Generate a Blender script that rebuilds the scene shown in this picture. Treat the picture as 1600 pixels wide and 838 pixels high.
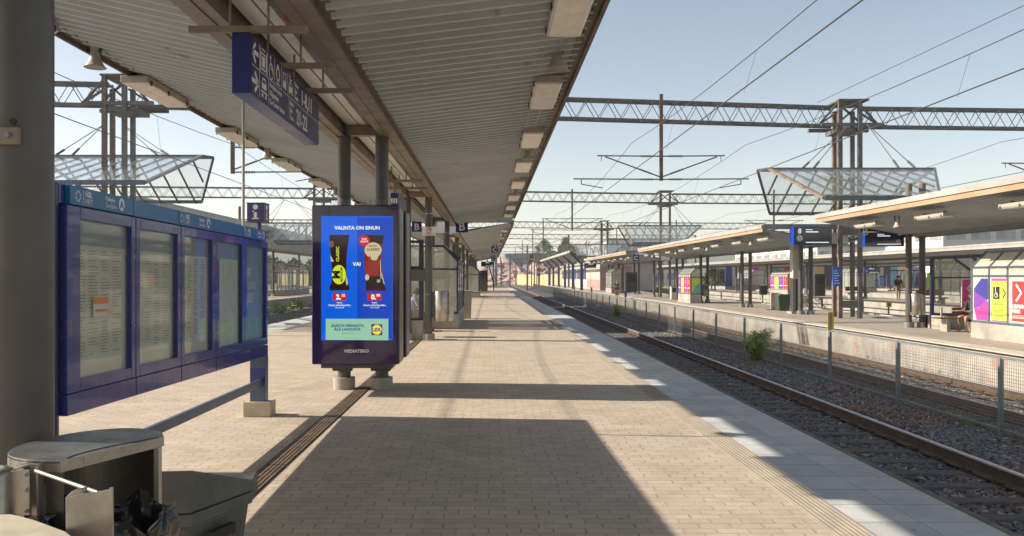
import bpy, bmesh, math, random
from mathutils import Vector, Matrix
R = math.radians
random.seed(7)
scn = bpy.context.scene
for o in list(bpy.data.objects): bpy.data.objects.remove(o)
COL = scn.collection
# ---------------------------------------------------------------- camera, sky, sun, exposure
cd = bpy.data.cameras.new('camera'); cam = bpy.data.objects.new('camera', cd); COL.objects.link(cam)
cam.location = (0, 0, 1.6); cam.rotation_euler = (R(90), 0, 0)
cd.sensor_width = 36; cd.lens = 28.8; cd.shift_x = 0.0219; cd.shift_y = 0.00875
cd.clip_start = 0.05; cd.clip_end = 4000
scn.camera = cam
EL = R(29.9); SX, SY = -0.995, 0.0966
world = bpy.data.worlds.new('World'); scn.world = world; world.use_nodes = True
wn = world.node_tree; bg = wn.nodes['Background']
sky = wn.nodes.new('ShaderNodeTexSky'); sky.sky_type = 'NISHITA'; sky.sun_disc = False
sky.sun_elevation = EL; sky.sun_rotation = math.atan2(SX, SY) % (2*math.pi)
sky.air_density = 0.8; sky.dust_density = 0.6; sky.ozone_density = 1.0; sky.altitude = 0
wb = wn.nodes.new('ShaderNodeMixRGB'); wb.blend_type = 'MULTIPLY'; wb.inputs[0].default_value = 1; wb.inputs[2].default_value = (1.12, .92, .74, 1)   # white balance of the sky
wn.links.new(sky.outputs[0], wb.inputs[1]); wn.links.new(wb.outputs[0], bg.inputs[0]); bg.inputs[1].default_value = 0.112
ld = bpy.data.lights.new('sun', 'SUN'); ld.energy = 4.1; ld.angle = R(0.5); ld.color = (1, 0.90, 0.77)
sun = bpy.data.objects.new('sun', ld); COL.objects.link(sun)
sun.rotation_euler = Vector((-SX*math.cos(EL), -SY*math.cos(EL), -math.sin(EL))).to_track_quat('-Z', 'Y').to_euler()
sun.location = (-60, 10, 60)
scn.view_settings.view_transform = 'Standard'; scn.view_settings.look = 'None'
scn.view_settings.gamma = 1; scn.view_settings.use_curve_mapping = False
scn.view_settings.exposure = 1.05

# ---------------------------------------------------------------- materials
MATS = {}
def N(nt, t, **kw):
    n = nt.nodes.new(t)
    for k, v in kw.items(): setattr(n, k, v)
    return n
def mat(name, col, rough=0.6, metal=0.0, var=0.0, scale=3.0, bump=0.0, bscale=40.0, col2=None, spec=0.5, dirt=None, stretch=None, coat=0, chips=None):
    if name in MATS: return MATS[name]
    m = bpy.data.materials.new(name); m.use_nodes = True; nt = m.node_tree
    b = nt.nodes['Principled BSDF']; L = nt.links.new
    b.inputs['Base Color'].default_value = (*col, 1); b.inputs['Roughness'].default_value = rough
    b.inputs['Metallic'].default_value = metal
    b.inputs['Specular IOR Level'].default_value = spec
    if coat: b.inputs['Coat Weight'].default_value = coat
    tc = N(nt, 'ShaderNodeTexCoord'); co = tc.outputs['Object']
    if stretch:
        mp = N(nt, 'ShaderNodeMapping'); mp.inputs['Scale'].default_value = stretch; L(co, mp.inputs[0]); co = mp.outputs[0]
    if var or col2:
        n = N(nt, 'ShaderNodeTexNoise'); n.inputs['Scale'].default_value = scale; n.inputs['Detail'].default_value = 6; n.inputs['Roughness'].default_value = .65
        L(co, n.inputs['Vector'])
        r = N(nt, 'ShaderNodeValToRGB'); L(n.outputs[0], r.inputs[0])
        c2 = col2 or tuple(c*(1-var) for c in col); c1 = tuple(min(1, c*(1+var*.6)) for c in col)
        r.color_ramp.elements[0].position = .35; r.color_ramp.elements[0].color = (*c2, 1)
        r.color_ramp.elements[1].position = .65; r.color_ramp.elements[1].color = (*c1, 1)
        L(r.outputs[0], b.inputs['Base Color'])
        rr = N(nt, 'ShaderNodeMapRange'); L(n.outputs[0], rr.inputs[0]); rr.inputs[3].default_value = min(1, rough+.12); rr.inputs[4].default_value = max(0.03, rough-.12)
        L(rr.outputs[0], b.inputs['Roughness'])
    if chips:   # worn spots and streaks: (colour, threshold, scale, stretch z)
        src = b.inputs['Base Color'].links[0].from_socket if b.inputs['Base Color'].links else None
        mp = N(nt, 'ShaderNodeMapping'); mp.inputs['Scale'].default_value = (1, 1, chips[3]); L(tc.outputs['Object'], mp.inputs[0])
        n5 = N(nt, 'ShaderNodeTexNoise'); n5.inputs['Scale'].default_value = chips[2]; n5.inputs['Detail'].default_value = 9; n5.inputs['Roughness'].default_value = .72; L(mp.outputs[0], n5.inputs['Vector'])
        r5 = N(nt, 'ShaderNodeMapRange'); L(n5.outputs[0], r5.inputs[0]); r5.inputs[1].default_value = chips[1]; r5.inputs[2].default_value = chips[1]+.035; r5.inputs[4].default_value = .75
        mx5 = N(nt, 'ShaderNodeMixRGB'); L(r5.outputs[0], mx5.inputs[0]); mx5.inputs[2].default_value = (*chips[0], 1)
        if src: L(src, mx5.inputs[1])
        else: mx5.inputs[1].default_value = (*col, 1)
        L(mx5.outputs[0], b.inputs['Base Color'])
    if bump:
        n2 = N(nt, 'ShaderNodeTexNoise'); n2.inputs['Scale'].default_value = bscale; n2.inputs['Detail'].default_value = 4; L(co, n2.inputs['Vector'])
        bp = N(nt, 'ShaderNodeBump'); bp.inputs['Strength'].default_value = bump; bp.inputs['Distance'].default_value = .01
        L(n2.outputs[0], bp.inputs['Height']); L(bp.outputs[0], b.inputs['Normal'])
    MATS[name] = m; return m
def math_n(nt, op, a, b=None, c=None):
    n = N(nt, 'ShaderNodeMath', operation=op)
    for i, v in enumerate((a, b, c)):
        if v is None: continue
        if isinstance(v, (int, float)): n.inputs[i].default_value = v
        else: nt.links.new(v, n.inputs[i])
    return n.outputs[0]
def glass(name, col, op, rough=0.03, refl=(1,1,1), ior=1.5):
    """pane: transparent tinted + fresnel reflection + a diffuse film: dust, and painted reflections in the cabinet"""
    if name in MATS: return MATS[name]
    m = bpy.data.materials.new(name); m.use_nodes = True; nt = m.node_tree; L = nt.links.new
    for n in list(nt.nodes):
        if n.type == 'BSDF_PRINCIPLED': nt.nodes.remove(n)
    out = [n for n in nt.nodes if n.type == 'OUTPUT_MATERIAL'][0]
    t = N(nt, 'ShaderNodeBsdfTransparent'); t.inputs[0].default_value = (*[1-(1-c)*.18 for c in col], 1)
    d = N(nt, 'ShaderNodeBsdfDiffuse'); d.inputs[0].default_value = (*col, 1)
    n = N(nt, 'ShaderNodeTexNoise'); n.inputs['Scale'].default_value = 3; n.inputs['Detail'].default_value = 5
    mr = N(nt, 'ShaderNodeMapRange'); mr.inputs[3].default_value = op*.6; mr.inputs[4].default_value = op*1.4; L(n.outputs[0], mr.inputs[0])
    mx = N(nt, 'ShaderNodeMixShader'); L(mr.outputs[0], mx.inputs[0]); L(t.outputs[0], mx.inputs[1]); L(d.outputs[0], mx.inputs[2])
    g = N(nt, 'ShaderNodeBsdfGlossy'); g.inputs[0].default_value = (*refl, 1); g.inputs['Roughness'].default_value = rough
    f = N(nt, 'ShaderNodeFresnel'); ge = N(nt, 'ShaderNodeNewGeometry')   # same reflectance from either face of the pane
    L(math_n(nt, 'ADD', math_n(nt, 'MULTIPLY', ge.outputs['Backfacing'], 1/ior-ior), ior), f.inputs[0])
    mx2 = N(nt, 'ShaderNodeMixShader'); L(f.outputs[0], mx2.inputs[0]); L(mx.outputs[0], mx2.inputs[1]); L(g.outputs[0], mx2.inputs[2])
    L(mx2.outputs[0], out.inputs[0]); MATS[name] = m; return m
def emis(name, col, s):
    if name.startswith('screen'): s *= .48
    if name in MATS: return MATS[name]
    m = bpy.data.materials.new(name); m.use_nodes = True; b = m.node_tree.nodes['Principled BSDF']
    b.inputs['Base Color'].default_value = (*[c*.15 for c in col], 1); b.inputs['Roughness'].default_value = .12
    b.inputs['Emission Color'].default_value = (*col, 1); b.inputs['Emission Strength'].default_value = s
    MATS[name] = m; return m

def paving(name, bw, bh, col, col2, dash=True, joint=.012, off=.5, var=.085, vj=.022):
    m = bpy.data.materials.new(name); m.use_nodes = True; nt = m.node_tree; L = nt.links.new
    b = nt.nodes['Principled BSDF']; b.inputs['Specular IOR Level'].default_value = .3
    tc = N(nt, 'ShaderNodeTexCoord'); sp = N(nt, 'ShaderNodeSeparateXYZ'); L(tc.outputs['Object'], sp.inputs[0])
    v = math_n(nt, 'DIVIDE', sp.outputs[1], bh); row = math_n(nt, 'FLOOR', v); fv = math_n(nt, 'FRACT', v)
    par = math_n(nt, 'MULTIPLY', math_n(nt, 'MODULO', math_n(nt, 'ADD', row, 1000.0), 2.0), off)
    # slight waviness row to row
    w0 = N(nt, 'ShaderNodeTexWhiteNoise', noise_dimensions='1D'); L(row, w0.inputs['W'])
    jit = math_n(nt, 'MULTIPLY', math_n(nt, 'SUBTRACT', w0.outputs[0], .5), .12 if dash else 0.0)
    u = math_n(nt, 'ADD', math_n(nt, 'ADD', math_n(nt, 'DIVIDE', sp.outputs[0], bw), par), jit)
    cu = math_n(nt, 'FLOOR', u); fu = math_n(nt, 'FRACT', u)
    cx = N(nt, 'ShaderNodeCombineXYZ'); L(cu, cx.inputs[0]); L(row, cx.inputs[1])
    wn_ = N(nt, 'ShaderNodeTexWhiteNoise', noise_dimensions='2D'); L(cx.outputs[0], wn_.inputs['Vector'])
    rnd = wn_.outputs[0]
    vjm = math_n(nt, 'GREATER_THAN', math_n(nt, 'ABSOLUTE', math_n(nt, 'SUBTRACT', fu, .5)), .5-vj)
    rjm = math_n(nt, 'GREATER_THAN', math_n(nt, 'ABSOLUTE', math_n(nt, 'SUBTRACT', fv, .5)), .5-joint/bh/2)
    if dash:
        dep = math_n(nt, 'GREATER_THAN', rnd, .35)
        vjm = math_n(nt, 'MULTIPLY', vjm, math_n(nt, 'ADD', math_n(nt, 'MULTIPLY', dep, .75), .2))
        notend = math_n(nt, 'LESS_THAN', math_n(nt, 'ABSOLUTE', math_n(nt, 'SUBTRACT', fv, .5)), .40)
        vjm = math_n(nt, 'MULTIPLY', vjm, notend)
    n1 = N(nt, 'ShaderNodeTexNoise'); n1.inputs['Scale'].default_value = .7; n1.inputs['Detail'].default_value = 7; n1.inputs['Roughness'].default_value = .6; L(tc.outputs['Object'], n1.inputs['Vector'])
    n2 = N(nt, 'ShaderNodeTexNoise'); n2.inputs['Scale'].default_value = 130; n2.inputs['Detail'].default_value = 3; L(tc.outputs['Object'], n2.inputs['Vector'])
    r = N(nt, 'ShaderNodeMixRGB'); L(n1.outputs[0], r.inputs[0]); r.inputs[1].default_value = (*col2, 1); r.inputs[2].default_value = (*col, 1)
    g1 = math_n(nt, 'ADD', math_n(nt, 'MULTIPLY', rnd, var*2), 1-var)
    g2 = math_n(nt, 'MULTIPLY', g1, math_n(nt, 'ADD', math_n(nt, 'MULTIPLY', n2.outputs[0], .5), .75))
    # stains and gum spots
    vo = N(nt, 'ShaderNodeTexVoronoi'); vo.inputs['Scale'].default_value = 3.0; L(tc.outputs['Object'], vo.inputs['Vector'])
    spot = math_n(nt, 'SUBTRACT', 1.0, math_n(nt, 'MULTIPLY', math_n(nt, 'LESS_THAN', vo.outputs['Distance'], .062), .34))
    n3 = N(nt, 'ShaderNodeTexNoise'); n3.inputs['Scale'].default_value = 2.2; n3.inputs['Detail'].default_value = 8; n3.inputs['Roughness'].default_value = .75; L(tc.outputs['Object'], n3.inputs['Vector'])
    st = N(nt, 'ShaderNodeMapRange'); L(n3.outputs[0], st.inputs[0]); st.inputs[1].default_value = .35; st.inputs[2].default_value = .62; st.inputs[3].default_value = .82; st.inputs[4].default_value = 1.04
    g3 = math_n(nt, 'MULTIPLY', math_n(nt, 'MULTIPLY', g2, spot), st.outputs[0])
    jt = math_n(nt, 'SUBTRACT', 1.0, math_n(nt, 'MAXIMUM', math_n(nt, 'MULTIPLY', vjm, .58), math_n(nt, 'MULTIPLY', rjm, .26 if dash else .55)))  # vertical joints darker still: shade in their gaps painted into the colour
    n6 = N(nt, 'ShaderNodeTexNoise'); n6.inputs['Scale'].default_value = .33; n6.inputs['Detail'].default_value = 9; n6.inputs['Roughness'].default_value = .6; n6.inputs['Distortion'].default_value = .6; L(tc.outputs['Object'], n6.inputs['Vector'])
    s6 = N(nt, 'ShaderNodeMapRange'); L(n6.outputs[0], s6.inputs[0]); s6.inputs[1].default_value = .585; s6.inputs[2].default_value = .61; s6.inputs[3].default_value = 1.0; s6.inputs[4].default_value = .88
    g4 = math_n(nt, 'MULTIPLY', math_n(nt, 'MULTIPLY', g3, jt), s6.outputs[0])
    vm = N(nt, 'ShaderNodeVectorMath', operation='SCALE'); L(r.outputs[0], vm.inputs[0]); L(g4, vm.inputs['Scale'])
    L(vm.outputs[0], b.inputs['Base Color']); b.inputs['Roughness'].default_value = .82
    h = math_n(nt, 'SUBTRACT', math_n(nt, 'MULTIPLY', n2.outputs[0], .12), math_n(nt, 'MAXIMUM', vjm, math_n(nt, 'MULTIPLY', rjm, .7)))
    h = math_n(nt, 'ADD', h, math_n(nt, 'MULTIPLY', rnd, .25))
    bp = N(nt, 'ShaderNodeBump'); bp.inputs['Strength'].default_value = .45; bp.inputs['Distance'].default_value = .006
    L(h, bp.inputs['Height']); L(bp.outputs[0], b.inputs['Normal'])
    MATS[name] = m; return m

def lin(r, g, b):
    f = lambda c: ((c/255+.055)/1.055)**2.4 if c > 10 else c/255/12.92
    return (f(r), f(g), f(b))
STEEL_BR = mat('brown_steel', (.23, .19, .145), .5, .0, .25, 2.5, .1, 30)
COLM = mat('column_paint', (.085, .080, .070), .42, 0, .22, 2, .08, 60, chips=((.16, .145, .12), .645, 5, .35))
ROOFM = mat('corrugated_sheet', (.435, .47, .485), .45, .0, .12, .7, chips=((.27, .24, .20), .625, 1.3, 1))
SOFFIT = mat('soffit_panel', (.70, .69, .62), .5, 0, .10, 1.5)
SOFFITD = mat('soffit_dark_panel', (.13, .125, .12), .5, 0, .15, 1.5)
FASCIA = mat('fascia_brown', (.15, .115, .085), .6, 0, .3, 3, .1)
FASCW = mat('fascia_white', (.40, .385, .35), .5, 0, .18, 1.2)
RUST = mat('fascia_rusty', (.36, .20, .10), .7, 0, .3, 1.1, .1, col2=(.42, .30, .20))
STAIN = mat('stainless', (.44, .41, .36), .30, .8, .28, 6, .06, 14, chips=((.22, .18, .13), .63, 9, .5))
STAINL = mat('stainless_lid', (.36, .37, .37), .32, .75, .4, 7, .05, 8, chips=((.15, .14, .12), .60, 11, 1))
GALV = mat('galvanised', (.25, .26, .26), .5, .5, .2, 8)
DGREY = mat('dark_grey_paint', (.05, .05, .05), .45, 0, .2, 4)
GANTRY = mat('gantry_steel', (.155, .15, .14), .6, .2, .35, 3)
GANTRYR = mat('gantry_rusty', (.17, .125, .095), .7, .1, .4, 3)
CONC = mat('concrete', (.36, .33, .275), .85, 0, .25, 2.5, .4, 30)
CONCW = mat('concrete_wall', (.38, .35, .30), .85, 0, .3, 1.2, .4, 20, chips=((.30, .24, .19), .60, 1.6, .4))
CONCG = mat('old_wall', (.38, .35, .30), .85, 0, .3, 1.2, .4, 20, chips=((.42, .22, .18), .56, .5, 1.5))
NAVY = mat('navy_paint', (.017, .026, .20), .25, 0, .15, 4, coat=.35, chips=((.07, .06, .13), .67, 6, .5))
NAVYF = mat('navy_frame', (.028, .032, .085), .35, 0, .2, 4)
GREYBL = mat('blue_grey_frame', (.11, .14, .19), .4, .2, .2, 4)
SIGNB = mat('sign_blue', (.014, .022, .16), .3, 0, .1, 3)
SIGNT = mat('sign_face', (.025, .022, .13), .3, 0, .1, 3, coat=.15)
WHITE = mat('white_print', (.72, .72, .70), .5)
OFFW = mat('cream_paint', (.55, .51, .43), .5, 0, .12, 3)
LAMPD = mat('lamp_diffuser', (.82, .77, .66), .35, 0, .12, 5, coat=.3)
LAMPW = mat('lamp_diffuser_white', (.85, .82, .74), .35, 0, .08, 5)
LAMPH = mat('lamp_housing', (.42, .38, .31), .5, 0, .12, 4)
BLACK = mat('black_gloss', (.008, .007, .014), .07, 0, coat=.6)
KIOSKF = mat('kiosk_frame', (.026, .008, .07), .10, 0, .2, 3, coat=.6)  # purple reflection in the front glass put into this colour
BLACKM = mat('black_rubber', (.015, .015, .015), .6)
GLASSC = glass('clear_glass', (.55, .60, .55), .16)
GLASSF = glass('hazy_glass', (.60, .62, .52), .42)
GLASSR = glass('roof_glass', (.62, .70, .68), .16, .06, ior=1.3)
GLASSB2 = glass('cabinet_glass_matt', (.60, .66, .60), .14, .22, ior=1.09)
GLASSB = glass('cabinet_glass', (.62, .64, .52), .20, .04, ior=1.24)  # pale film colour stands in for bright reflections on the panes
RAILM = mat('rail_rust', (.13, .085, .055), .65, .1, .25, 4, .1)
RAILT = mat('rail_head', (.55, .53, .56), .3, .35, .12, 3)  # shine of the polished head painted in as a pale colour
SLEEP = mat('sleeper_concrete', (.135, .12, .10), .9, 0, .3, 5, .5, 60)
ROCKS = mat('ballast_stone', (.175, .18, .19), .8, 0, .45, 1.0, .3, 30)
def _rocks(m):
    nt = m.node_tree; b = nt.nodes['Principled BSDF']; oi = N(nt, 'ShaderNodeObjectInfo'); r = N(nt, 'ShaderNodeValToRGB'); nt.links.new(oi.outputs['Random'], r.inputs[0])
    e = r.color_ramp.elements; e[0].color = (.09, .095, .10, 1); e[1].color = (.52, .50, .48, 1)
    for p, c in ((.35, (.14, .15, .17, 1)), (.75, (.23, .235, .245, 1)), (.93, (.26, .225, .185, 1))): q = e.new(p); q.color = c
    no = N(nt, 'ShaderNodeTexNoise'); no.inputs['Scale'].default_value = .55; no.inputs['Detail'].default_value = 5; nt.links.new(oi.outputs['Location'], no.inputs['Vector'])
    mr = N(nt, 'ShaderNodeMapRange'); mr.inputs[1].default_value = .45; mr.inputs[2].default_value = .60; mr.inputs[4].default_value = .8; nt.links.new(no.outputs[0], mr.inputs[0])
    mx = N(nt, 'ShaderNodeMixRGB'); mx.blend_type = 'MULTIPLY'; nt.links.new(mr.outputs[0], mx.inputs[0]); nt.links.new(r.outputs[0], mx.inputs[1]); mx.inputs[2].default_value = (1.15, .82, .60, 1)
    nt.links.new(mx.outputs[0], b.inputs['Base Color'])
_rocks(ROCKS)
YEL = mat('sign_yellow', (.75, .50, .02), .5, 0, .08, 4)
ORANGE = mat('orange', (.85, .25, .03), .5)
GREENB = mat('green_plastic', (.045, .075, .05), .45, 0, .2, 3)
GREYB = mat('grey_bin_plastic', (.085, .092, .082), .5, 0, .3, 5, .1, 60, chips=((.17, .165, .14), .655, 14, .25))
BAG = mat('bin_bag', (.012, .011, .012), .22, 0, .2, 8, coat=.4)
WOOD = mat('bench_wood', (.18, .09, .05), .6, 0, .3, 5, .2, stretch=(1, 8, 8))
RED = mat('red_print', lin(200, 20, 40), .5)

# ---------------------------------------------------------------- mesh builder
class MB:
    def __init__(s, org=(0, 0, 0)):
        s.o = Vector(org); s.v = []; s.f = []; s.smooth = set(); s.marks = []; s.join = []
    def add(s, vs, fs, smooth=False):
        b = len(s.v); s.v += [tuple(Vector(v)-s.o) for v in vs]
        for f in fs:
            if smooth: s.smooth.add(len(s.f))
            s.f.append([i+b for i in f])
        return s
    def box(s, x0, x1, y0, y1, z0, z1):
        if x0 > x1: x0, x1 = x1, x0
        if y0 > y1: y0, y1 = y1, y0
        if z0 > z1: z0, z1 = z1, z0
        return s.add([(x0,y0,z0),(x1,y0,z0),(x1,y1,z0),(x0,y1,z0),(x0,y0,z1),(x1,y0,z1),(x1,y1,z1),(x0,y1,z1)],
                     [(0,3,2,1),(4,5,6,7),(0,1,5,4),(1,2,6,5),(2,3,7,6),(3,0,4,7)])
    def bar(s, p, q, w, h=None, up=(0, 0, 1)):
        h = h or w; p = Vector(p); q = Vector(q); d = (q-p).normalized(); up = Vector(up)
        if abs(d.dot(up)) > .99: up = Vector((0, 1, 0))
        r = d.cross(up).normalized()*w/2; u = r.cross(d).normalized()*h/2
        vs = [c+a*r+b*u for c in (p, q) for a, b in ((-1,-1),(1,-1),(1,1),(-1,1))]
        return s.add(vs, [(0,1,2,3),(7,6,5,4),(0,4,5,1),(1,5,6,2),(2,6,7,3),(3,7,4,0)])
    def tube(s, p, q, r, n=10, r2=None, caps=True):
        j0 = len(s.v)
        p = Vector(p); q = Vector(q); r2 = r if r2 is None else r2; d = (q-p).normalized()
        a = d.orthogonal().normalized(); b = d.cross(a)
        vs = []
        for c, rr in ((p, r), (q, r2)):
            for i in range(n):
                t = 2*math.pi*i/n; vs.append(c+a*math.cos(t)*rr+b*math.sin(t)*rr)
        s.add(vs, [(i, (i+1) % n, n+(i+1) % n, n+i) for i in range(n)], True)
        if caps: s.add(vs, [tuple(range(n))[::-1], tuple(range(n, 2*n))]); s.join += [(j0, len(s.v)-1), (j0, len(s.v)-2*n)]
        return s
    def path(s, pts, r, n=6):
        j = len(s.v)
        for a, b in zip(pts, pts[1:]): s.join.append((j, len(s.v))); s.tube(a, b, r, n)
        s.join = [q for q in s.join if q[0] < len(s.v) and q[1] < len(s.v)]
        return s
    def prism(s, pts, ext):
        ext = Vector(ext); n = len(pts); vs = [Vector(p) for p in pts]+[Vector(p)+ext for p in pts]
        return s.add(vs, [tuple(range(n))[::-1], tuple(range(n, 2*n))]+[(i, (i+1) % n, n+(i+1) % n, n+i) for i in range(n)])
    def lathe(s, prof, c, n=24, axis=(0, 0, 1), smooth=True):
        ax = Vector(axis).normalized(); a = ax.orthogonal().normalized(); b = ax.cross(a); c = Vector(c); vs = []
        for r, h in prof:
            for i in range(n):
                t = 2*math.pi*i/n; vs.append(c+ax*h+(a*math.cos(t)+b*math.sin(t))*r)
        fs = []
        for k in range(len(prof)-1):
            fs += [(k*n+i, k*n+(i+1) % n, (k+1)*n+(i+1) % n, (k+1)*n+i) for i in range(n)]
        return s.add(vs, fs, smooth)
    def quad(s, a, b, c, d): return s.add([a, b, c, d], [(0, 1, 2, 3)])
    def poly(s, pts): return s.add(pts, [tuple(range(len(pts)))])
    def disc(s, c, rx, rz, right=(1,0,0), up=(0,0,1), n=28):
        c = Vector(c); r = Vector(right); u = Vector(up)
        return s.poly([c+r*math.cos(2*math.pi*i/n)*rx+u*math.sin(2*math.pi*i/n)*rz for i in range(n)])
    def mark(s): s.marks.append((len(s.v), len(s.f))); return s
    def each(s, name, m, parent=None, bevel=0, k=1):
        """one object per loose piece (k primitives in a row form one piece)"""
        par = list(range(len(s.v)))
        def fd(i):
            while par[i] != i: par[i] = par[par[i]]; i = par[i]
            return i
        for f in s.f:
            for j in f[1:]: par[fd(j)] = fd(f[0])
        for a, b in s.join: par[fd(b)] = fd(a)
        gr = {}
        for fi, f in enumerate(s.f): gr.setdefault(fd(f[0]), []).append(fi)
        res = []
        for fl in gr.values():
            q = MB(s.o); mp = {}
            for fi in fl:
                nf = []
                for i in s.f[fi]:
                    if i not in mp: mp[i] = len(q.v); q.v.append(s.v[i])
                    nf.append(mp[i])
                if fi in s.smooth: q.smooth.add(len(q.f))
                q.f.append(nf)
            res.append(q.out(name, m, parent, bevel))
        return res
    def out(s, name, m, parent=None, bevel=0, fix=True):
        me = bpy.data.meshes.new(name); me.from_pydata(s.v, [], s.f)
        for i in s.smooth: me.polygons[i].use_smooth = True
        if fix and len(s.f) < 60000:
            bm = bmesh.new(); bm.from_mesh(me); bmesh.ops.recalc_face_normals(bm, faces=bm.faces); bm.to_mesh(me); bm.free()
        ms = m if isinstance(m, (list, tuple)) else [m]
        for k in ms: me.materials.append(k)
        o = bpy.data.objects.new(name, me); COL.objects.link(o)
        if parent is not None: o.parent = parent
        else: o.location = s.o
        if bevel:
            b = o.modifiers.new('bevel', 'BEVEL'); b.width = bevel; b.segments = 2; b.limit_method = 'ANGLE'; b.angle_limit = R(40)
        return o
def tag(o, label=None, cat=None, group=None, kind=None):
    if label: o['label'] = label
    if cat: o['category'] = cat
    if group: o['group'] = group
    if kind: o['kind'] = kind
    return o
def thing(name, loc, label, cat, group=None, rz=0, kind=None):
    o = bpy.data.objects.new(name, None); COL.objects.link(o); o.location = loc; o.rotation_euler = (0, 0, rz)
    o.empty_display_size = .2
    return tag(o, label, cat, group, kind)
def copy_tree(o, parent=None):
    c = o.copy(); COL.objects.link(c)
    if parent is not None: c.parent = parent
    for ch in [x for x in KIDS.get(o.name, [])] or list(o.children): copy_tree(ch, c)
    return c
KIDS = {}
def dup(root, loc, label, rz=None):
    c = copy_tree(root); c.location = loc; c['label'] = label
    if rz is not None: c.rotation_euler = (0, 0, rz)
    return c
FONT = [None]
def text(s, size, pos, parent, m, right=(1, 0, 0), up=(0, 0, 1), org=(0, 0, 0), bold=0.0, align='LEFT', depth=.0015, name='lettering', sx=1.0, sp=1.0):
    """lettering as a mesh; pos = baseline start (world), made local to parent's origin org"""
    cu = bpy.data.curves.new(name, 'FONT'); cu.body = s; cu.size = size; cu.align_x = align; cu.offset = bold*size
    cu.extrude = depth; cu.resolution_u = 2; cu.space_character = sp; cu.space_line = .82
    tmp = bpy.data.objects.new('t', cu); COL.objects.link(tmp)
    me = bpy.data.meshes.new_from_object(tmp); bpy.data.objects.remove(tmp); bpy.data.curves.remove(cu)
    r = Vector(right).normalized(); u = Vector(up).normalized(); n = r.cross(u)
    M = Matrix((( r.x*sx, u.x, n.x, 0), (r.y*sx, u.y, n.y, 0), (r.z*sx, u.z, n.z, 0), (0, 0, 0, 1)))
    M.translation = Vector(pos)-Vector(org); me.transform(M); me.name = name
    me.materials.clear(); me.materials.append(m)
    o = bpy.data.objects.new(name, me); COL.objects.link(o)
    if parent is not None: o.parent = parent
    return o
ORD = ['first', 'second', 'third', 'fourth', 'fifth', 'sixth', 'seventh', 'eighth', 'ninth', 'tenth', 'eleventh', 'twelfth']
# ================================================================ SETTING
def gravel(name, c1, c2, sc=26, sc2=5, bump=.9):
    m = bpy.data.materials.new(name); m.use_nodes = True; nt = m.node_tree; L = nt.links.new; b = nt.nodes['Principled BSDF']
    tc = N(nt, 'ShaderNodeTexCoord'); vo = N(nt, 'ShaderNodeTexVoronoi'); vo.inputs['Scale'].default_value = sc; L(tc.outputs['Object'], vo.inputs['Vector'])
    no = N(nt, 'ShaderNodeTexNoise'); no.inputs['Scale'].default_value = .6; no.inputs['Detail'].default_value = 6; L(tc.outputs['Object'], no.inputs['Vector'])
    mx = N(nt, 'ShaderNodeMixRGB'); L(no.outputs[0], mx.inputs[0]); mx.inputs[1].default_value = (*c1, 1); mx.inputs[2].default_value = (*c2, 1)
    sp = N(nt, 'ShaderNodeSeparateXYZ'); L(vo.outputs['Color'], sp.inputs[0])
    k = math_n(nt, 'MULTIPLY', math_n(nt, 'ADD', math_n(nt, 'MULTIPLY', sp.outputs[0], 1.1), .45), math_n(nt, 'SUBTRACT', 1.15, vo.outputs['Distance']))
    vm = N(nt, 'ShaderNodeVectorMath', operation='SCALE'); L(mx.outputs[0], vm.inputs[0]); L(k, vm.inputs['Scale']); L(vm.outputs[0], b.inputs['Base Color'])
    b.inputs['Roughness'].default_value = .9
    bp = N(nt, 'ShaderNodeBump'); bp.inputs['Strength'].default_value = bump; bp.inputs['Distance'].default_value = .03; bp.invert = True
    L(vo.outputs['Distance'], bp.inputs['Height']); L(bp.outputs[0], b.inputs['Normal'])
    MATS[name] = m; return m
BALL = gravel('ballast', (.13, .13, .135), (.21, .19, .165))
GROUND = gravel('yard_gravel', (.17, .155, .13), (.26, .235, .19), 9, 3, .5)
PAV = paving('brick_paving', .205, .102, (.54, .452, .352), (.46, .382, .296), var=.07)
PAVS = paving('edge_slabs', .41, .41, (.56, .56, .53), (.48, .485, .47), dash=False, joint=.010, off=0, var=.09, vj=.007)
ASPH = paving('platform_surface', 1.2, .6, (.40, .35, .28), (.32, .28, .23), dash=False, joint=.012, off=.5, var=.05, vj=.006)

g = MB().box(-1460, 1460, -360, 2540, -1.4, -1.0).out('ground', GROUND); tag(g, kind='structure')
def xbed(x0, x1, y0, y1, name='track_bed', z=-.79):
    m = MB((0, 0, 0)); ny = 2
    m.prism([(x0-.5, y0, -1.02), (x0, y0, z), (x1, y0, z), (x1+.5, y0, -1.02)], (0, y1-y0, 0))
    return tag(m.out(name, BALL), kind='structure')
xbed(3.1, 11.0, -6, 330)
xbed(-15.4, -7.2, -6, 330)
xbed(16.6, 24.5, 5, 300)
for a, b in ((6.34, 7.78), (10.44, 10.79)): tag(MB().prism([(a-.08, -6, -.80), (a+.08, -6, -.745), (b-.08, -6, -.745), (b, -6, -.80)], (0, 306, 0)).out('track_bed', BALL), kind='structure')
xbed(30.1, 38.2, 10, 300)

def platform(x0, x1, y0, y1, slabL, slabR, top=PAV, paved=True, wm=None):
    o = MB().box(x0, x1, y0, y1, -1.1, 0).out('platform', [wm or CONCW]); tag(o, kind='structure')
    t = MB().box(x0+slabL, x1-slabR, y0+.01, y1-.01, .0, .004).out('platform_paving', top); tag(t, kind='structure')
    for a, b in ((x0, x0+slabL), (x1-slabR, x1)):
        if b-a > .05:
            e = MB((a, 0, 0)).box(a, b, y0+.01, y1-.01, 0, .0045).out('platform_edge_slabs', PAVS); tag(e, kind='structure')
    return o
platform(-7.4, 3.21, -10, 121, 1.0, .82)
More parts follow.
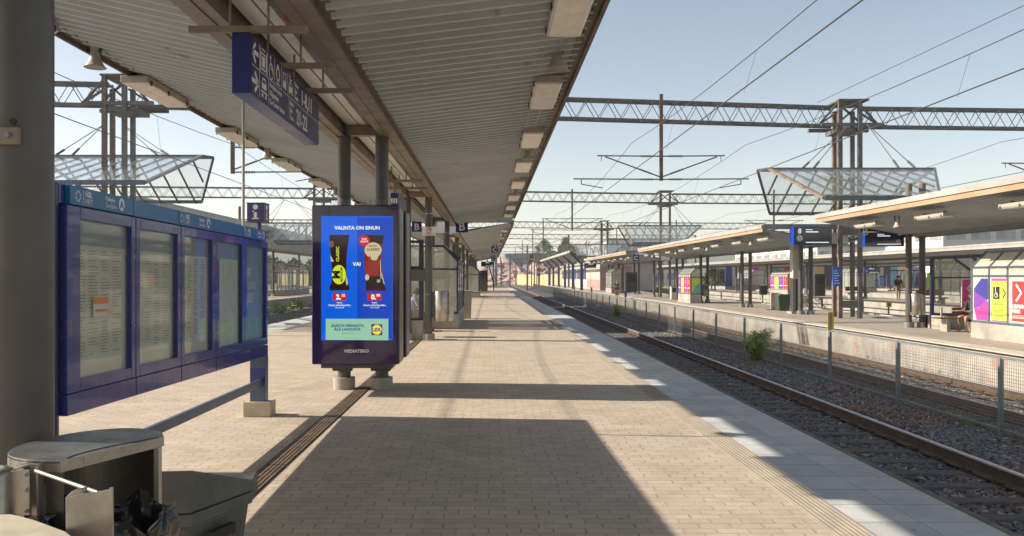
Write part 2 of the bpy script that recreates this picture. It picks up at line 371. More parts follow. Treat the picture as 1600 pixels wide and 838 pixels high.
# ribbed warning strip and outer lip
RIB = mat('ribbed_strip', (.37, .315, .25), .85, 0, .15, 4)
m = MB()
m.box(2.13, 2.385, -10, 121, .0045, .0075)
for i in range(7): m.box(2.145+i*.035, 2.158+i*.035, -10, 121, .0075, .0125)
tag(m.out('tactile_strip', RIB), kind='structure')
m = MB(); m.box(3.213, 3.335, -10, 121, -.10, -.025)
for i in range(4): m.box(3.225+i*.028, 3.238+i*.028, -10, 121, -.025, -.018)
tag(m.out('platform_lip', mat('lip_concrete', (.27, .235, .19), .9, 0, .3, 6, .3)), kind='structure')
# drain with grates
DRAIN = mat('drain_grate', (.17, .12, .085), .7, .3, .35, 5, .2)
m = MB()
for k in range(0, 70):
    y = -4+k*1.0+.93; 
    for j in range(5): m.box(-1.89+j*.036, -1.89+j*.036+.022, y, y+.985, .0045, .014)
    for q in range(4): m.box(-1.895, -1.715, y+.1+q*.26, y+.115+q*.26, .0045, .012)
tag(m.out('drain_channel', DRAIN), kind='structure')
m = MB(); m.box(-1.91, -1.70, -3.2, 67, .0042, .006); tag(m.out('drain_bed', mat('drain_dark', (.035, .028, .02), .9)), kind='structure')
platform(10.8, 16.7, 2, 150, .0, .0, ASPH, wm=CONCG)
m = MB(); m.box(10.70, 11.25, 2, 150, .0045, .03); m.box(16.3, 16.75, 2, 150, .0045, .03)
tag(m.out('platform_coping', mat('coping', (.52, .48, .41), .8, 0, .2, 1.5, .3)), kind='structure')
platform(24.4, 30.2, 5, 150, .5, .5, ASPH)
platform(38.2, 44.5, 10, 160, .5, .5, ASPH)
platform(-24, -15.2, 5, 140, .0, .6, ASPH)

# ---- tracks
def sleeper_mb(x, y):
    m = MB((x, y, 0)); 
    m.prism([(x-1.3, y-.13, -.80), (x-1.3, y-.10, -.735), (x-1.3, y+.10, -.735), (x-1.3, y+.13, -.80)], (2.6, 0, 0))
    return m
def clips_mb(x, y):
    m = MB((x, y, 0))
    for s in (-.782, .782):
        jb = len(m.v); m.box(x+s-.10, x+s+.10, y-.08, y+.08, -.737, -.728)
        for q in (-1, 1):
            for h in (-1, 1):
                a = x+s+q*.10
                j = len(m.v); m.join.append((jb, j)); m.path([(a, y+h*.02, -.73), (a+q*.02, y+h*.065, -.70), (a-q*.035, y+h*.075, -.695), (a-q*.03, y+h*.02, -.71)], .011, 5)
    return m
def rail_mb(x, y0, y1, org):
    m = MB(org)
    prof = [(-.075, -.728), (-.075, -.715), (-.012, -.69), (-.012, -.59), (-.036, -.575), (-.036, -.556), (.036, -.556), (.036, -.575), (.012, -.59), (.012, -.69), (.075, -.715), (.075, -.728)]
    m.prism([(x+a, y0, b) for a, b in prof], (0, y1-y0, 0)); return m
sl0 = cl0 = None
def track(xc, y0, y1, nind, label, ystart=None):
    global sl0, cl0
    t = thing('railway_track', (xc, y0, -.74), label, 'railway track', 'railway tracks between the platforms')
    ox = (xc, y0, -.74)
    for s in (-.782, .782):
        r = rail_mb(xc+s, y0, y1, ox).out('rail', RAILM, t)
        MB(ox).box(xc+s-.037, xc+s+.037, y0, y1, -.572, -.5535).out('running_surface', RAILT, r)
    n = int((y1-y0)/.61); i0 = int(((ystart or y0)-y0)/.61)
    if sl0 is None:
        sl0 = sleeper_mb(0, 0).out('sleeper', SLEEP, t, .01); cl0 = clips_mb(0, 0).each('rail_clip', RAILM, sl0); 
        sl0.location = (0, i0*.61, .74); first = True
    else: first = False
    for i in range(i0, min(n, i0+nind)):
        if first: first = False; continue
        s = sl0.copy(); COL.objects.link(s); s.parent = t; s.location = (0, i*.61, .74)
        for q in cl0: c = q.copy(); COL.objects.link(c); c.parent = s
    rest = MB(ox)
    for i in list(range(0, i0))+list(range(i0+nind, n)):
        y = y0+i*.61; rest.box(xc-1.3, xc+1.3, y-.13, y+.13, -.80, -.736)
    if rest.v: tag(rest.out('sleeper_row', SLEEP, t), kind='stuff')
track(5.01, -3, 300, 95, 'railway track beside the near platform edge, its far rail in shade', 3)
track(9.2, -3, 300, 95, 'railway track behind the mesh fence, along the opposite platform wall', 8)
track(18.5, 6, 250, 1, 'railway track on the far side of the opposite platform', 30)
track(22.5, 6, 250, 1, 'railway track in front of the third platform', 30)
track(-9.2, 5, 300, 1, 'railway track on the left, beyond the blue notice cabinet', 30)

# stones are instanced with geometry nodes: 9 stone meshes scattered over the bed of each track
def gn_field(name, x0, x1, y0, y1, z, dens, size, seed, label):
    me = bpy.data.meshes.new(name)
    me.from_pydata([(0, 0, 0), (x1-x0, 0, 0), (x1-x0, y1-y0, 0), (0, y1-y0, 0)], [], [(0, 1, 2, 3)]); me.materials.append(ROCKS)
    o = bpy.data.objects.new(name, me); COL.objects.link(o); o.location = (x0, y0, z)
    tag(o, label, 'ballast', kind='stuff')
    ng = bpy.data.node_groups.new(name, 'GeometryNodeTree')
    ng.interface.new_socket('Geometry', in_out='INPUT', socket_type='NodeSocketGeometry')
    ng.interface.new_socket('Geometry', in_out='OUTPUT', socket_type='NodeSocketGeometry')
    L = ng.links.new; gi = ng.nodes.new('NodeGroupInput'); go = ng.nodes.new('NodeGroupOutput')
    dp = ng.nodes.new('GeometryNodeDistributePointsOnFaces'); dp.inputs['Density'].default_value = dens; dp.inputs['Seed'].default_value = seed
    L(gi.outputs[0], dp.inputs['Mesh'])
    # one irregular stone made in the tree itself
    ico = ng.nodes.new('GeometryNodeMeshIcoSphere'); ico.inputs['Radius'].default_value = .5; ico.inputs['Subdivisions'].default_value = 2
    sp = ng.nodes.new('GeometryNodeSetPosition'); L(ico.outputs[0], sp.inputs['Geometry'])
    nz = ng.nodes.new('ShaderNodeTexVoronoi'); nz.inputs['Scale'].default_value = 1.4+.1*seed
    pos = ng.nodes.new('GeometryNodeInputPosition'); L(pos.outputs[0], nz.inputs['Vector'])
    sb = ng.nodes.new('ShaderNodeVectorMath'); sb.operation = 'SUBTRACT'; L(nz.outputs['Color'], sb.inputs[0]); sb.inputs[1].default_value = (.5, .5, .5)
    sc = ng.nodes.new('ShaderNodeVectorMath'); sc.operation = 'SCALE'; L(sb.outputs[0], sc.inputs[0]); sc.inputs['Scale'].default_value = .38
    L(sc.outputs[0], sp.inputs['Offset'])
    tr = ng.nodes.new('GeometryNodeTransform'); tr.inputs['Scale'].default_value = (1.2, .85, .62); L(sp.outputs[0], tr.inputs[0])
    sm = ng.nodes.new('GeometryNodeSetMaterial'); sm.inputs['Material'].default_value = ROCKS; L(tr.outputs[0], sm.inputs[0])
    ip = ng.nodes.new('GeometryNodeInstanceOnPoints'); L(dp.outputs['Points'], ip.inputs['Points']); L(sm.outputs[0], ip.inputs['Instance'])
    rv = ng.nodes.new('FunctionNodeRandomValue'); rv.data_type = 'FLOAT_VECTOR'; rv.inputs['Min'].default_value = (-.7, -.7, 0); rv.inputs['Max'].default_value = (.7, .7, 6.28); L(rv.outputs[0], ip.inputs['Rotation'])
    rs = ng.nodes.new('FunctionNodeRandomValue'); rs.data_type = 'FLOAT_VECTOR'; rs.inputs['Min'].default_value = (size*.5,)*3; rs.inputs['Max'].default_value = (size*1.45,)*3; rs.inputs['Seed'].default_value = seed+5
    L(rs.outputs[0], ip.inputs['Scale']); L(ip.outputs[0], go.inputs[0])
    md = o.modifiers.new('scatter', 'NODES'); md.node_group = ng
    return o
gn_field('loose_ballast', 3.35, 5.72, 3, 34, -.772, 560, .068, 1, 'dark crushed stone lying between the sleepers of the near track')
gn_field('loose_ballast', 5.86, 6.36, 4, 34, -.77, 520, .068, 7, 'stones under the sleeper ends beside the far rail')
gn_field('loose_ballast', 6.34, 7.80, 4, 34, -.735, 640, .082, 2, 'blue grey crushed stone heaped between the far rail and the mesh fence')
gn_field('loose_ballast', 7.80, 9.83, 8, 36, -.772, 430, .068, 3, 'brown grey stones between the rails behind the fence')
gn_field('loose_ballast', 10.05, 10.78, 8, 60, -.76, 380, .070, 4, 'stones along the foot of the opposite platform wall')
gn_field('loose_ballast', 6.34, 7.80, 34, 75, -.735, 240, .085, 5, 'stones between the tracks farther along the fence')
gn_field('loose_ballast', -15.1, -10.4, 36, 62, -.70, 120, .09, 6, 'pale stones beside the left hand track')

# ================================================================ CANOPIES
def corr(m, xa, za, xb, zb, y0, y1, pitch=.225, dd=.06):
    """corrugated sheet between two eaves lines; ribs run across the platform"""
    prof = [(0, 0), (.115, 0), (.135, -dd), (.185, -dd), (.205, 0)]
    y = y0; pts = []
    while y < y1:
        for a, dz in prof:
            yy = y+a*pitch/.225
            if yy <= y1: pts.append((yy, dz))
        y += pitch
    n = len(pts); vs = [(xa, yy, za+dz) for yy, dz in pts]+[(xb, yy, zb+dz) for yy, dz in pts]
    m.add(vs, [(i, i+1, n+i+1, n+i) for i in range(n-1)])
def canopy(label, ox, y0, y1, zg, xi, xo, zr, xl, zl, xr, zr2, cols, colys, top, fm, group, gmat=None, ft=.12, fup=.08, pitch=.225, detail=True, end=True, ctop=None):
    """butterfly roof: xi/xo = inner/outer girder offsets from ox"""
    t = thing('platform_canopy', (ox, y0, 0), label, 'platform canopy', group); org = (ox, y0, 0)
    for s in (-1, 1):
        gm = MB(org); a = ox+s*xi; b = ox+s*xo
        gm.box(a, b, y0, y1, zg, zg+.018); gm.box(a+s*.02, a+s*.035, y0, y1, zg+.018, zg+.28)
        gm.box(b-s*.035, b-s*.02, y0, y1, zg+.018, zg+.12)
        gm.box(a+s*.10, a+s*.112, y0, y1, zg-.012, zg)
        gm.box(b-s*.02, b+s*.09, y0, y1, zg+.10, zg+.118); gm.box(a, b+s*.09, y0, y1, zg+.28, zg+.30)
        gm.box(b+s*.075, b+s*.09, y0, y1, zg+.118, zg+.28)
        gm.out('girder', gmat or STEEL_BR, t)
        xe, ze = (xl, zl) if s < 0 else (xr, zr2)
        rm = MB(org); corr(rm, b+s*.05, zr, xe, ze, y0, y1, pitch)
        r = rm.out('roof_sheet', ROOFM, t, fix=False)
        MB(org).add([(b+s*.0, y0, zr+.03), (xe, y0, ze+.005), (xe, y1, ze+.005), (b+s*.0, y1, zr+.03),
                     (b+s*.0, y0, zr+.08), (xe, y0, ze+.02), (xe, y1, ze+.02), (b+s*.0, y1, zr+.08)],
                    [(0,1,2,3),(4,7,6,5),(0,4,5,1),(1,5,6,2),(2,6,7,3),(3,7,4,0)]).out('roof_cover', GALV, t)
        fmm = MB(org); fmm.box(xe, xe+s*.03, y0, y1, ze-ft, ze+fup+.03); fmm.box(xe-s*.10, xe, y0, y1, ze-.065, ze-.052)
        fmm.box(xe-s*.10, xe-s*.085, y0, y1, ze-.052, ze-.01); fmm.box(xe+s*.03, xe+s*.055, y0, y1, ze+fup-.06, ze+fup+.03)
        fmm.out('fascia', fm, t)
        if fm is RUST: MB(org).box(xe+s*.031, xe+s*.062, y0, y1, ze+.03, ze+fup+.05).out('fascia_cap', FASCW, t)
    # soffit panels between the girders
    w = 2*xi-.06; x0 = ox-xi+.03; zz = zg+.16
    if detail:
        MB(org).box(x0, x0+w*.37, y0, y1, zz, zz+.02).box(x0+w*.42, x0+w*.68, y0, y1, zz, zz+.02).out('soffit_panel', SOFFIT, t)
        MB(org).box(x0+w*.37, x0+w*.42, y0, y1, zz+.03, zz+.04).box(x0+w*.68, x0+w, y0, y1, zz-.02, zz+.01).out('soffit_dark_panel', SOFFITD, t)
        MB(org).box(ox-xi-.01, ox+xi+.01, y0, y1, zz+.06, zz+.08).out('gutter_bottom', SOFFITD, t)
    else: MB(org).box(x0, x0+w, y0, y1, zz, zz+.02).out('soffit_panel', SOFFIT, t)
    if end:
        MB(org).box(ox-xo, xr, y0-.02, y0+.08, zr2+.0, zr2+.20).box(xl, ox-xo-.003, y0-.02, y0+.08, zl+.0, zl+.20).out('end_beam', GALV, t)
    if y0 > 30: MB(org).box(ox-xo, ox+xo, y0-.045, y0-.025, zg+.02, zg+.45).out('gutter_end', SOFFIT, t)
    for y in colys:
        for x in cols:
            c = MB(org).tube((x, y, .0), (x, y, zg+.05 if not ctop else ctop), .094, 20).out('column', COLM, t)
            MB(org).tube((x, y, 0.0045), (x, y, .17), .155, 24).out('footing', CONC if zg > 3.3 else GALV, c, .008)
            if zg > 3.3 and 15 < y < 40: MB(org).tube((x, y, 3.19), (x, y, 3.205), .0965, 20).tube((x, y, 1.16), (x, y, 1.17), .0965, 20).each('joint_ring', STAIN, c)
        if zg > 3.3: MB(org).box(ox-xi, ox+xi, y-.07, y+.07, zg+.02, zg+.15).out('cross_beam', STEEL_BR, t)
        if zg > 3.3 and y > 15 : MB(org).box(min(cols)+.05, max(cols)-.05, y-.04, y+.04, 1.5, 1.78).out('tie_plate', COLM, t)
    return t
G1 = 'canopies over the platforms'
nc = canopy('brown steel canopy with corrugated underside over the near platform', -1.81, -6, 32.4, 3.6, .25, .50, 3.72, -4.39, 4.17, .955, 3.99, (-2.08, -1.54), (2.7, 11.72, 20.72, 29.7), 4, FASCIA, G1, end=False, fup=-.02)
MB((-1.81, -6, 0)).tube((.70, -6, 3.905), (.70, 32.3, 3.905), .011, 6).tube((.55, -6, 3.885), (.55, 32.3, 3.885), .008, 6).tube((-4.3, -6, 4.10), (-4.3, 32.3, 4.10), .011, 6).each('cable_conduit', LAMPH, nc)
canopy('second canopy along the near platform, grey end beam facing the camera', -1.81, 35.0, 63.5, 3.45, .25, .50, 3.5, -4.3, 3.92, 1.0, 3.92, (-2.08, -1.54), (38.7, 47.7, 56.7), 4, FASCIA, G1, detail=False)
canopy('third canopy along the near platform, far down the row', -1.81, 65.5, 96, 3.4, .25, .50, 3.5, -4.3, 3.95, 1.0, 3.95, (-2.08, -1.54), (67, 76, 85, 94), 4, FASCIA, G1, detail=False)
# opposite platform
P2cols = (13.25, 13.68)
GRD = mat('grey_girder', (.30, .29, .27), .5, 0, .15, 2)
def c2(label, y0, y1, ys): return canopy(label, 13.62, y0, y1, 2.87, .22, .34, 3.0, 10.65, 3.46, 16.1, 3.46, P2cols, ys, 3, RUST, G1, gmat=GRD, ft=.10, fup=.12, detail=False, ctop=3.35)
c2('near canopy of the opposite platform with a rusty white edge', 3, 26.7, (8, 17, 25.9))
c2('second canopy of the opposite platform, behind the glass roof', 31.9, 58.6, (34.9, 43, 51.4, 58))
c2('third canopy of the opposite platform, far end with the letter C sign', 63.5, 92, (66, 75, 84, 91))
# columns also stick up through that roof
def stubs(xs, ys, z0, z1, grp):
    n = 0
    for y in ys:
        for x in xs:
            n += 1
            o = MB((x, y, z0)).tube((x, y, z0), (x, y, z1), .10, 14).out('roof_post', GANTRYR)
            tag(o, 'rusty round post above the %s, %s one' % (grp[0], ORD[n-1]), 'roof post', grp[1])
stubs(P2cols, (25.9,), 3.36, 4.55, ('near end of the opposite canopy roof', 'posts above the canopy roofs'))
stubs((-17.7, -17.0), (58, 76), 3.9, 6.6, ('left hand canopy roof', 'posts above the canopy roofs'))
# third and fourth platform, simplified spans
canopy('long pale canopy over the third platform, behind the opposite platform', 27.3, 14, 140, 2.75, .30, .52, 2.9, 24.7, 3.12, 30, 3.12, (27.1, 27.5), tuple(range(20, 140, 10)), 3, FASCW, G1, ft=.12, fup=.10, pitch=.45, detail=False)
canopy('farthest pale canopy over the fourth platform', 41.3, 24, 150, 2.9, .30, .52, 3.1, 38.4, 3.35, 44.2, 3.35, (41.1, 41.5), tuple(range(28, 150, 12)), 3, FASCW, G1, ft=.12, fup=.10, pitch=.9, detail=False)
canopy('wide grey canopy over the left hand platform', -17.9, 36, 120, 3.7, .35, .6, 3.85, -22, 4.6, -15.3, 4.93, (-17.9,), (40.5, 58.5, 67.8, 77, 86, 95), 4, FASCW, G1, ft=.10, fup=.16, pitch=.45, detail=False)

# ---------------------------------------------------------------- strip lamps and horn speakers
def lamp(x, y, z, label, group, w=.33, l=1.42, dm=LAMPD):
    t = thing('strip_lamp', (x, y, z), label, 'strip lamp', group); o = (x, y, z)
    MB(o).box(x-w/2, x+w/2, y-l/2, y+l/2, z+.02, z+.105).out('housing', LAMPH, t, .008)
    d = MB(o); d.prism([(x-w/2+.01, y-l/2+.02, z+.02), (x-w/2+.03, y-l/2+.02, z), (x+w/2-.03, y-l/2+.02, z), (x+w/2-.01, y-l/2+.02, z+.02)], (0, l-.04, 0))
    d.box(x-.02, x+.02, y-l/2+.04, y+l/2-.04, z-.004, z); d.out('diffuser', dm, t)
    c = MB(o)
    for sx in (-1, 1):
        for yy in (-.6, -.05, .6): c.box(x+sx*(w/2), x+sx*(w/2+.012), y+yy-.02, y+yy+.02, z, z+.06)
    c.each('catch', DGREY, t)
    b = MB(o)
    for yy in (-.45, .45): b.box(x-.05, x+.05, y+yy-.03, y+yy+.03, z+.105, z+.17)
    b.each('bracket', LAMPH, t); return t
def speaker(x, y, z, label, group):
    t = thing('horn_speaker', (x, y, z), label, 'loudspeaker', group); o = (x, y, z)
    MB(o).lathe([(.112, 0), (.118, .004), (.10, .02), (.07, .07), (.05, .13), (.044, .19), (.05, .20), (.052, .27), (.03, .285), (0.001, .285)], o, 22).lathe([(.108, .003), (.06, .06), (.02, .10), (0.001, .10)], o, 22).out('horn', LAMPH, t)
    MB(o).bar((x-.07, y, z+.16), (x-.07, y, z+.31), .012, .035).bar((x+.06, y, z+.16), (x+.06, y, z+.31), .012, .035).bar((x-.08, y, z+.31), (x+.07, y, z+.31), .035, .012).out('bracket', DGREY, t)
    return t
L0 = S0 = None
PL = 'strip lamps under the near platform canopy'; PS = 'horn speakers under the near platform canopy'
def put(proto, maker, x, y, z, label, group):
    if proto is None: return maker(x, y, z, label, group)
    dup(proto, (x, y, z), label); return proto
for side, x, sn in ((1, .72, 'right'), (-1, -4.34, 'left')):
    for k in range(8):
        y = (7.25+3.45*k)*(.94 if side > 0 else 1)
        lb = ('boxy strip lamp along the %s edge of the near canopy, %s away' % (sn, ORD[k]))
        L0 = put(L0, lamp, x-(.04 if side > 0 else 0), y, 3.80 if side > 0 else 3.955, lb, PL)
    for k in range(4):
        lb = 'beige horn speaker along the %s edge of the near canopy, %s away' % (sn, ORD[k])
        S0 = put(S0, speaker, x-side*.03, (8.95+6.9*k)*(.94 if side > 0 else 1), 3.73 if side > 0 else 3.885, lb, PS)
for k in range(7): dup(L0, (.68, 38.5+3.6*k, 3.74), 'small strip lamp under the second near canopy, %s from the camera' % ORD[k])
for k in range(3): dup(S0, (.68, 40.3+7.2*k, 3.62), 'small horn speaker under the second near canopy, %s from the camera' % ORD[k])
LP2 = SP2 = None
n = 0
for (a, b, nm) in ((6.5, 26, 'near'), (33, 58, 'second'), (65, 91, 'third')):
    y = a; k = 0
    while y < b:
        lb = 'white strip lamp under the %s opposite canopy, %s from its near end' % (nm, ORD[k % 12])
        if LP2 is None: LP2 = lamp(11.12, y, 3.06, lb, 'strip lamps under the opposite canopies', .30, 1.35, LAMPW)
        else: dup(LP2, (11.12, y, 3.06), lb)
        if k % 2 == 0 and y+1.9 < b:
            lb = 'horn speaker under the %s opposite canopy, after the %s lamp' % (nm, ORD[k % 12])
            if SP2 is None: SP2 = speaker(11.12, y+1.85, 2.95, lb, 'horn speakers under the opposite canopies')
            else: dup(SP2, (11.12, y+1.85, 2.95), lb)
        y += 3.5; k += 1
for k in range(10): 
    lb = 'white strip lamp under the third platform canopy, %s from the right' % ORD[k]; c = dup(LP2, (25.2, 36+4.6*k, 2.93), lb); c['group'] = 'strip lamps under the third platform canopy'
for k in range(7):
    lb = 'white strip lamp under the left hand platform canopy, %s from the left' % ORD[k]; c = dup(LP2, (-15.9, 42+5*k, 4.6), lb); c['group'] = 'strip lamps under the left hand canopy'
# ================================================================ NEAR OBJECTS
YR = (0, 1, 0)     # lettering that faces +X reads along +Y
# ---- blue notice cabinet on the left
bx = -2.57; b0 = (bx, 4.9, 0)
cab = thing('notice_cabinet', b0, 'long dark blue glazed notice cabinet with a light blue header, on posts at the left', 'notice board')
LB = mat('header_blue', (.015, .17, .38), .35, 0, .06, 3)
def zt(y): return 2.172-(y-4.98)*.009
def zb(y): return .752-(y-4.98)*.014
def slab(m, xa, xb, ya, yb, fa, fb):
    """box whose bottom/top follow the slightly falling lines fa(y), fb(y)"""
    m.add([(xa,ya,fa(ya)),(xb,ya,fa(ya)),(xb,yb,fa(yb)),(xa,yb,fa(yb)),(xa,ya,fb(ya)),(xb,ya,fb(ya)),(xb,yb,fb(yb)),(xa,yb,fb(yb))],
          [(0,3,2,1),(4,5,6,7),(0,1,5,4),(1,2,6,5),(2,3,7,6),(3,0,4,7)])
m = MB(b0); slab(m, bx-.30, bx-.05, 4.98, 9.5, zb, lambda y: zt(y)-.125)
m.out('body', NAVY, cab, .01)
m = MB(b0); slab(m, bx-.30, bx-.02, 5.06, 9.5, lambda y: zt(y)-.120, zt); hd = m.out('header', LB, cab, .004)
m = MB(b0); slab(m, bx-.30, bx-.05, 4.98, 5.055, lambda y: zt(y)-.118, zt); m.out('end_cap', NAVY, cab)
ys = [4.98, 5.955, 6.83, 7.70, 8.60, 9.5]
wins = [(5.148, 5.885), (6.025, 6.755), (6.91, 7.60), (7.795, 8.52), (8.68, 9.43)]
PAPER = mat('pale_paper', (.78, .78, .68), .8, 0, .10, 2)  # sheet colour lightened, partly standing in for pale reflections on the glass
PAPG = mat('map_green', (.42, .50, .36), .8, 0, .35, 6, col2=(.68, .68, .56))
POSTB = mat('poster_blue', (.03, .20, .42), .6, 0, .25, 2)
TXTG = mat('small_print', (.22, .23, .22), .8)
wt = lambda y: zt(y)-.205
wb = lambda y: .958-(y-5.148)*.012
for k in range(5):
    a, b = ys[k]+.006, ys[k+1]-.006; c, d = wins[k]
    fr = MB(b0); z0f = lambda y: zb(y)+.135; z1f = lambda y: zt(y)-.13
    slab(fr, bx-.05, bx, a, c, z0f, z1f); slab(fr, bx-.05, bx, d, b, z0f, z1f)
    slab(fr, bx-.05, bx, c, d, z0f, wb); slab(fr, bx-.05, bx, c, d, wt, z1f)
    do = fr.out('door_frame', NAVY, cab, .004)
    gk = MB(b0); slab(gk, bx-.045, bx-.035, c, d, wb, wt); 
    gk.out('pane', GLASSB if k < 3 else GLASSB2, do)
    low = MB(b0); slab(low, bx-.05, bx+.002, a, b, zb, lambda y: zb(y)+.128); low.out('lower_panel', NAVY, cab, .003)
    bk = MB(b0); slab(bk, bx-.0495, bx-.048, c-.01, d+.01, wb, wt)
    bk.out('notice_sheet', [PAPER, PAPER, PAPER, PAPG, POSTB][k], cab)
    if k < 4:
        tb = MB(b0); slab(tb, bx-.0480, bx-.0470, c, d, lambda y: wt(y)-.16, lambda y: wt(y)-.0); tb.out('sheet_heading', LB, cab)
    pr = MB(b0); rr = random.Random(k)
    if k < 3:
        for q in range(4):
            ca = c+.03+q*(d-c-.06)/4; cb = ca+(d-c-.06)/4-.03
            for j in range(34):
                z = wt(c)-.20-j*.0205
                if z < wb(c)+.03: break
                if rr.random() < .12: continue
                pr.box(bx-.0478, bx-.0472, ca, ca+(cb-ca)*rr.uniform(.5, 1), z, z+.007)
    elif k == 3:
        for q in range(14):
            y = rr.uniform(c+.05, d-.1); z = rr.uniform(wb(c)+.1, wt(c)-.3)
            pr.bar((bx-.0475, y, z), (bx-.0475, y+rr.uniform(-.2, .2), z+rr.uniform(-.25, .25)), .006, .0006, up=(1, 0, 0))
    if pr.v: pr.out('print', TXTG, cab)
# orange notice stuck on the first window
m = MB(b0); m.box(bx-.034, bx-.033, 5.38, 5.60, 1.33, 1.47).out('stuck_notice', OFFW, cab)
MB(b0).box(bx-.0328, bx-.0322, 5.385, 5.595, 1.42, 1.465).box(bx-.0328, bx-.0322, 5.40, 5.585, 1.365, 1.385).out('notice_stripe', mat('notice_orange', (.62, .24, .05), .6), cab)
for lines, z in ((('Käyt',), 1.62), (('sä usein',), 1.47), (('täällä?',), 1.32)):
    text(lines[0], .155, (bx-.0472, 8.70, z), cab, mat('pale_blue_print', (.45, .58, .66), .5), YR, (0, 0, 1), b0, .02, sx=.95)
HP = mat('header_print', (.75, .80, .82), .5)
# header: cog emblem, HSL / HRT, zone text, A in a disc, three times
def header_group(y, wide):
    x = bx-.0185; z = zt(y)
    m = MB(b0); c = Vector((x, y+.055, z-.062))
    for i in range(8):
        t = 2*math.pi*i/8; rr0 = .028
        p = c+Vector((0, math.cos(t)*rr0, math.sin(t)*rr0)); q = c+Vector((0, math.cos(t+.785)*rr0, math.sin(t+.785)*rr0))
        m.bar(p, q, .006, .001, up=(1, 0, 0)); e = c+Vector((0, math.cos(t+.39)*.038, math.sin(t+.39)*.038))
        m.bar(p.lerp(q, .5), e, .012, .001, up=(1, 0, 0)); 
    m.box(x-.0005, x+.0005, y+.118, y+.124, z-.105, z-.02)
    m.out('emblem', HP, cab)
    text('HSL', .052, (x, y+.145, z-.058), cab, HP, YR, (0, 0, 1), b0, .03)
    text('HRT', .052, (x, y+.145, z-.104), cab, HP, YR, (0, 0, 1), b0, .0)
    text('Vyöhyke', .040, (x, y+wide, z-.056), cab, HP, YR, (0, 0, 1), b0, .02)
    text('Zon/Zone', .040, (x, y+wide, z-.100), cab, HP, YR, (0, 0, 1), b0)
    MB(b0).disc((x, y+wide+.245, z-.062), .045, .045, YR).out('zone_disc', HP, cab)
    text('A', .068, (x+.0015, y+wide+.245, z-.086), cab, LB, YR, (0, 0, 1), b0, .03, 'CENTER')
m = MB(b0)
for k in range(5):
    for z in (1.25, 1.75): m.tube((bx-.002, wins[k][1]+.035, z), (bx+.004, wins[k][1]+.035, z), .009, 10)
m.each('lock', STAIN, cab)
header_group(5.10, .42); header_group(6.84, .46); header_group(8.64, .50)
m = MB(b0); 
for y in (5.955, 6.83, 7.70, 8.60): m.box(bx-.021, bx-.0185, y-.003, y+.003, zt(y)-.12, zt(y))
m.out('header_joint', DGREY, cab)
STEELB = mat('blue_grey_steel', (.075, .11, .17), .35, .3, .15, 4)
# end post with base block, near thick post, low rail
for py in (9.42,):
    MB(b0).box(-2.74, -2.56, py-.06, py+.06, .16, .70).out('post', STEELB, cab, .006)
    MB(b0).box(-2.735, -2.565, py-.063, py-.0602, .40, .56).out('post_plate', NAVY, cab)
    MB(b0).box(-2.81, -2.50, py-.09, py+.16, 0.0045, .175).out('base_block', mat('base_block', (.50, .42, .29), .8, 0, .2, 6, .3), cab, .006)
MB(b0).tube((-2.72, 4.93, .0), (-2.72, 4.93, 2.17), .115, 28).out('round_end_post', mat('dark_blue_post', (.018, .028, .075), .3, .2, .2, 4), cab)
MB(b0).bar((-2.62, 4.9, .41), (-2.62, 9.36, .39), .05, .085).out('foot_rail', STEELB, cab, .008)
tag(MB((-2.6, 8.65, 2.12)).tube((-2.6, 8.65, 2.10), (-2.6, 8.65, 3.95), .016, 10).out('pole', mat('pole_paint', (.45, .43, .38), .4, .3)), 'thin pale pole rising from the notice cabinet to the roof', 'pole')

# ---- digital kiosk clamped to two canopy columns
KX0, KX1 = -2.385, -1.207; ky = 10.95; k0 = (-1.8, 11.7, 0)
K = thing('advertising_kiosk', k0, 'large black portrait screen kiosk on two stub feet showing an ice cream advert', 'digital kiosk')
for (ya, yb, nm) in ((ky, 11.50, 'screen_case'), (11.88, 12.42, 'rear_case')):
    m = MB(k0).box(KX0, KX1, ya+.02, yb, .425, 2.565)
    c = m.out(nm, mat('kiosk_side', (.028, .026, .024), .35, .3, .2, 5), K, .03)
    MB(k0).box(KX0+.012, KX1-.012, ya, ya+.03, .435, 2.555).out('glass_front', KIOSKF, c, .006)
MB(k0).box(KX0+.12, KX1-.09, 11.0, 12.38, .375, .43).out('base_plate', DGREY, K, .006)
MB(k0).box(KX0+.1, KX1-.1, 11.5, 11.88, .5, 2.5).out('spine', DGREY, K)
m = MB(k0)
for x in (-2.08, -1.54):
    m.box(x-.14, x+.14, 11.59, 11.61, .27, .38)
    for s in (-1, 1): m.tube((x+s*.12, 11.57, .31), (x+s*.12, 11.66, .31), .025, 8).tube((x+s*.12, 11.57, .36), (x+s*.12, 11.66, .36), .022, 8)
m.each('clamp', DGREY, K)
m = MB(k0)
for x in (-2.08, -1.54):
    for i in range(9):
        a = -0.1+i*.025; m.bar((x+a, 11.56, 2.567), (x+a+(.03 if i % 2 else -.03), 11.52+.02*(i % 3), 2.69), .004)
for i in range(34): a = KX0+.05+i*.0335; m.bar((a, 11.1, 2.567), (a+(.02 if i % 2 else -.02), 11.08, 2.635), .003)
m.out('bird_spikes', GALV, K)
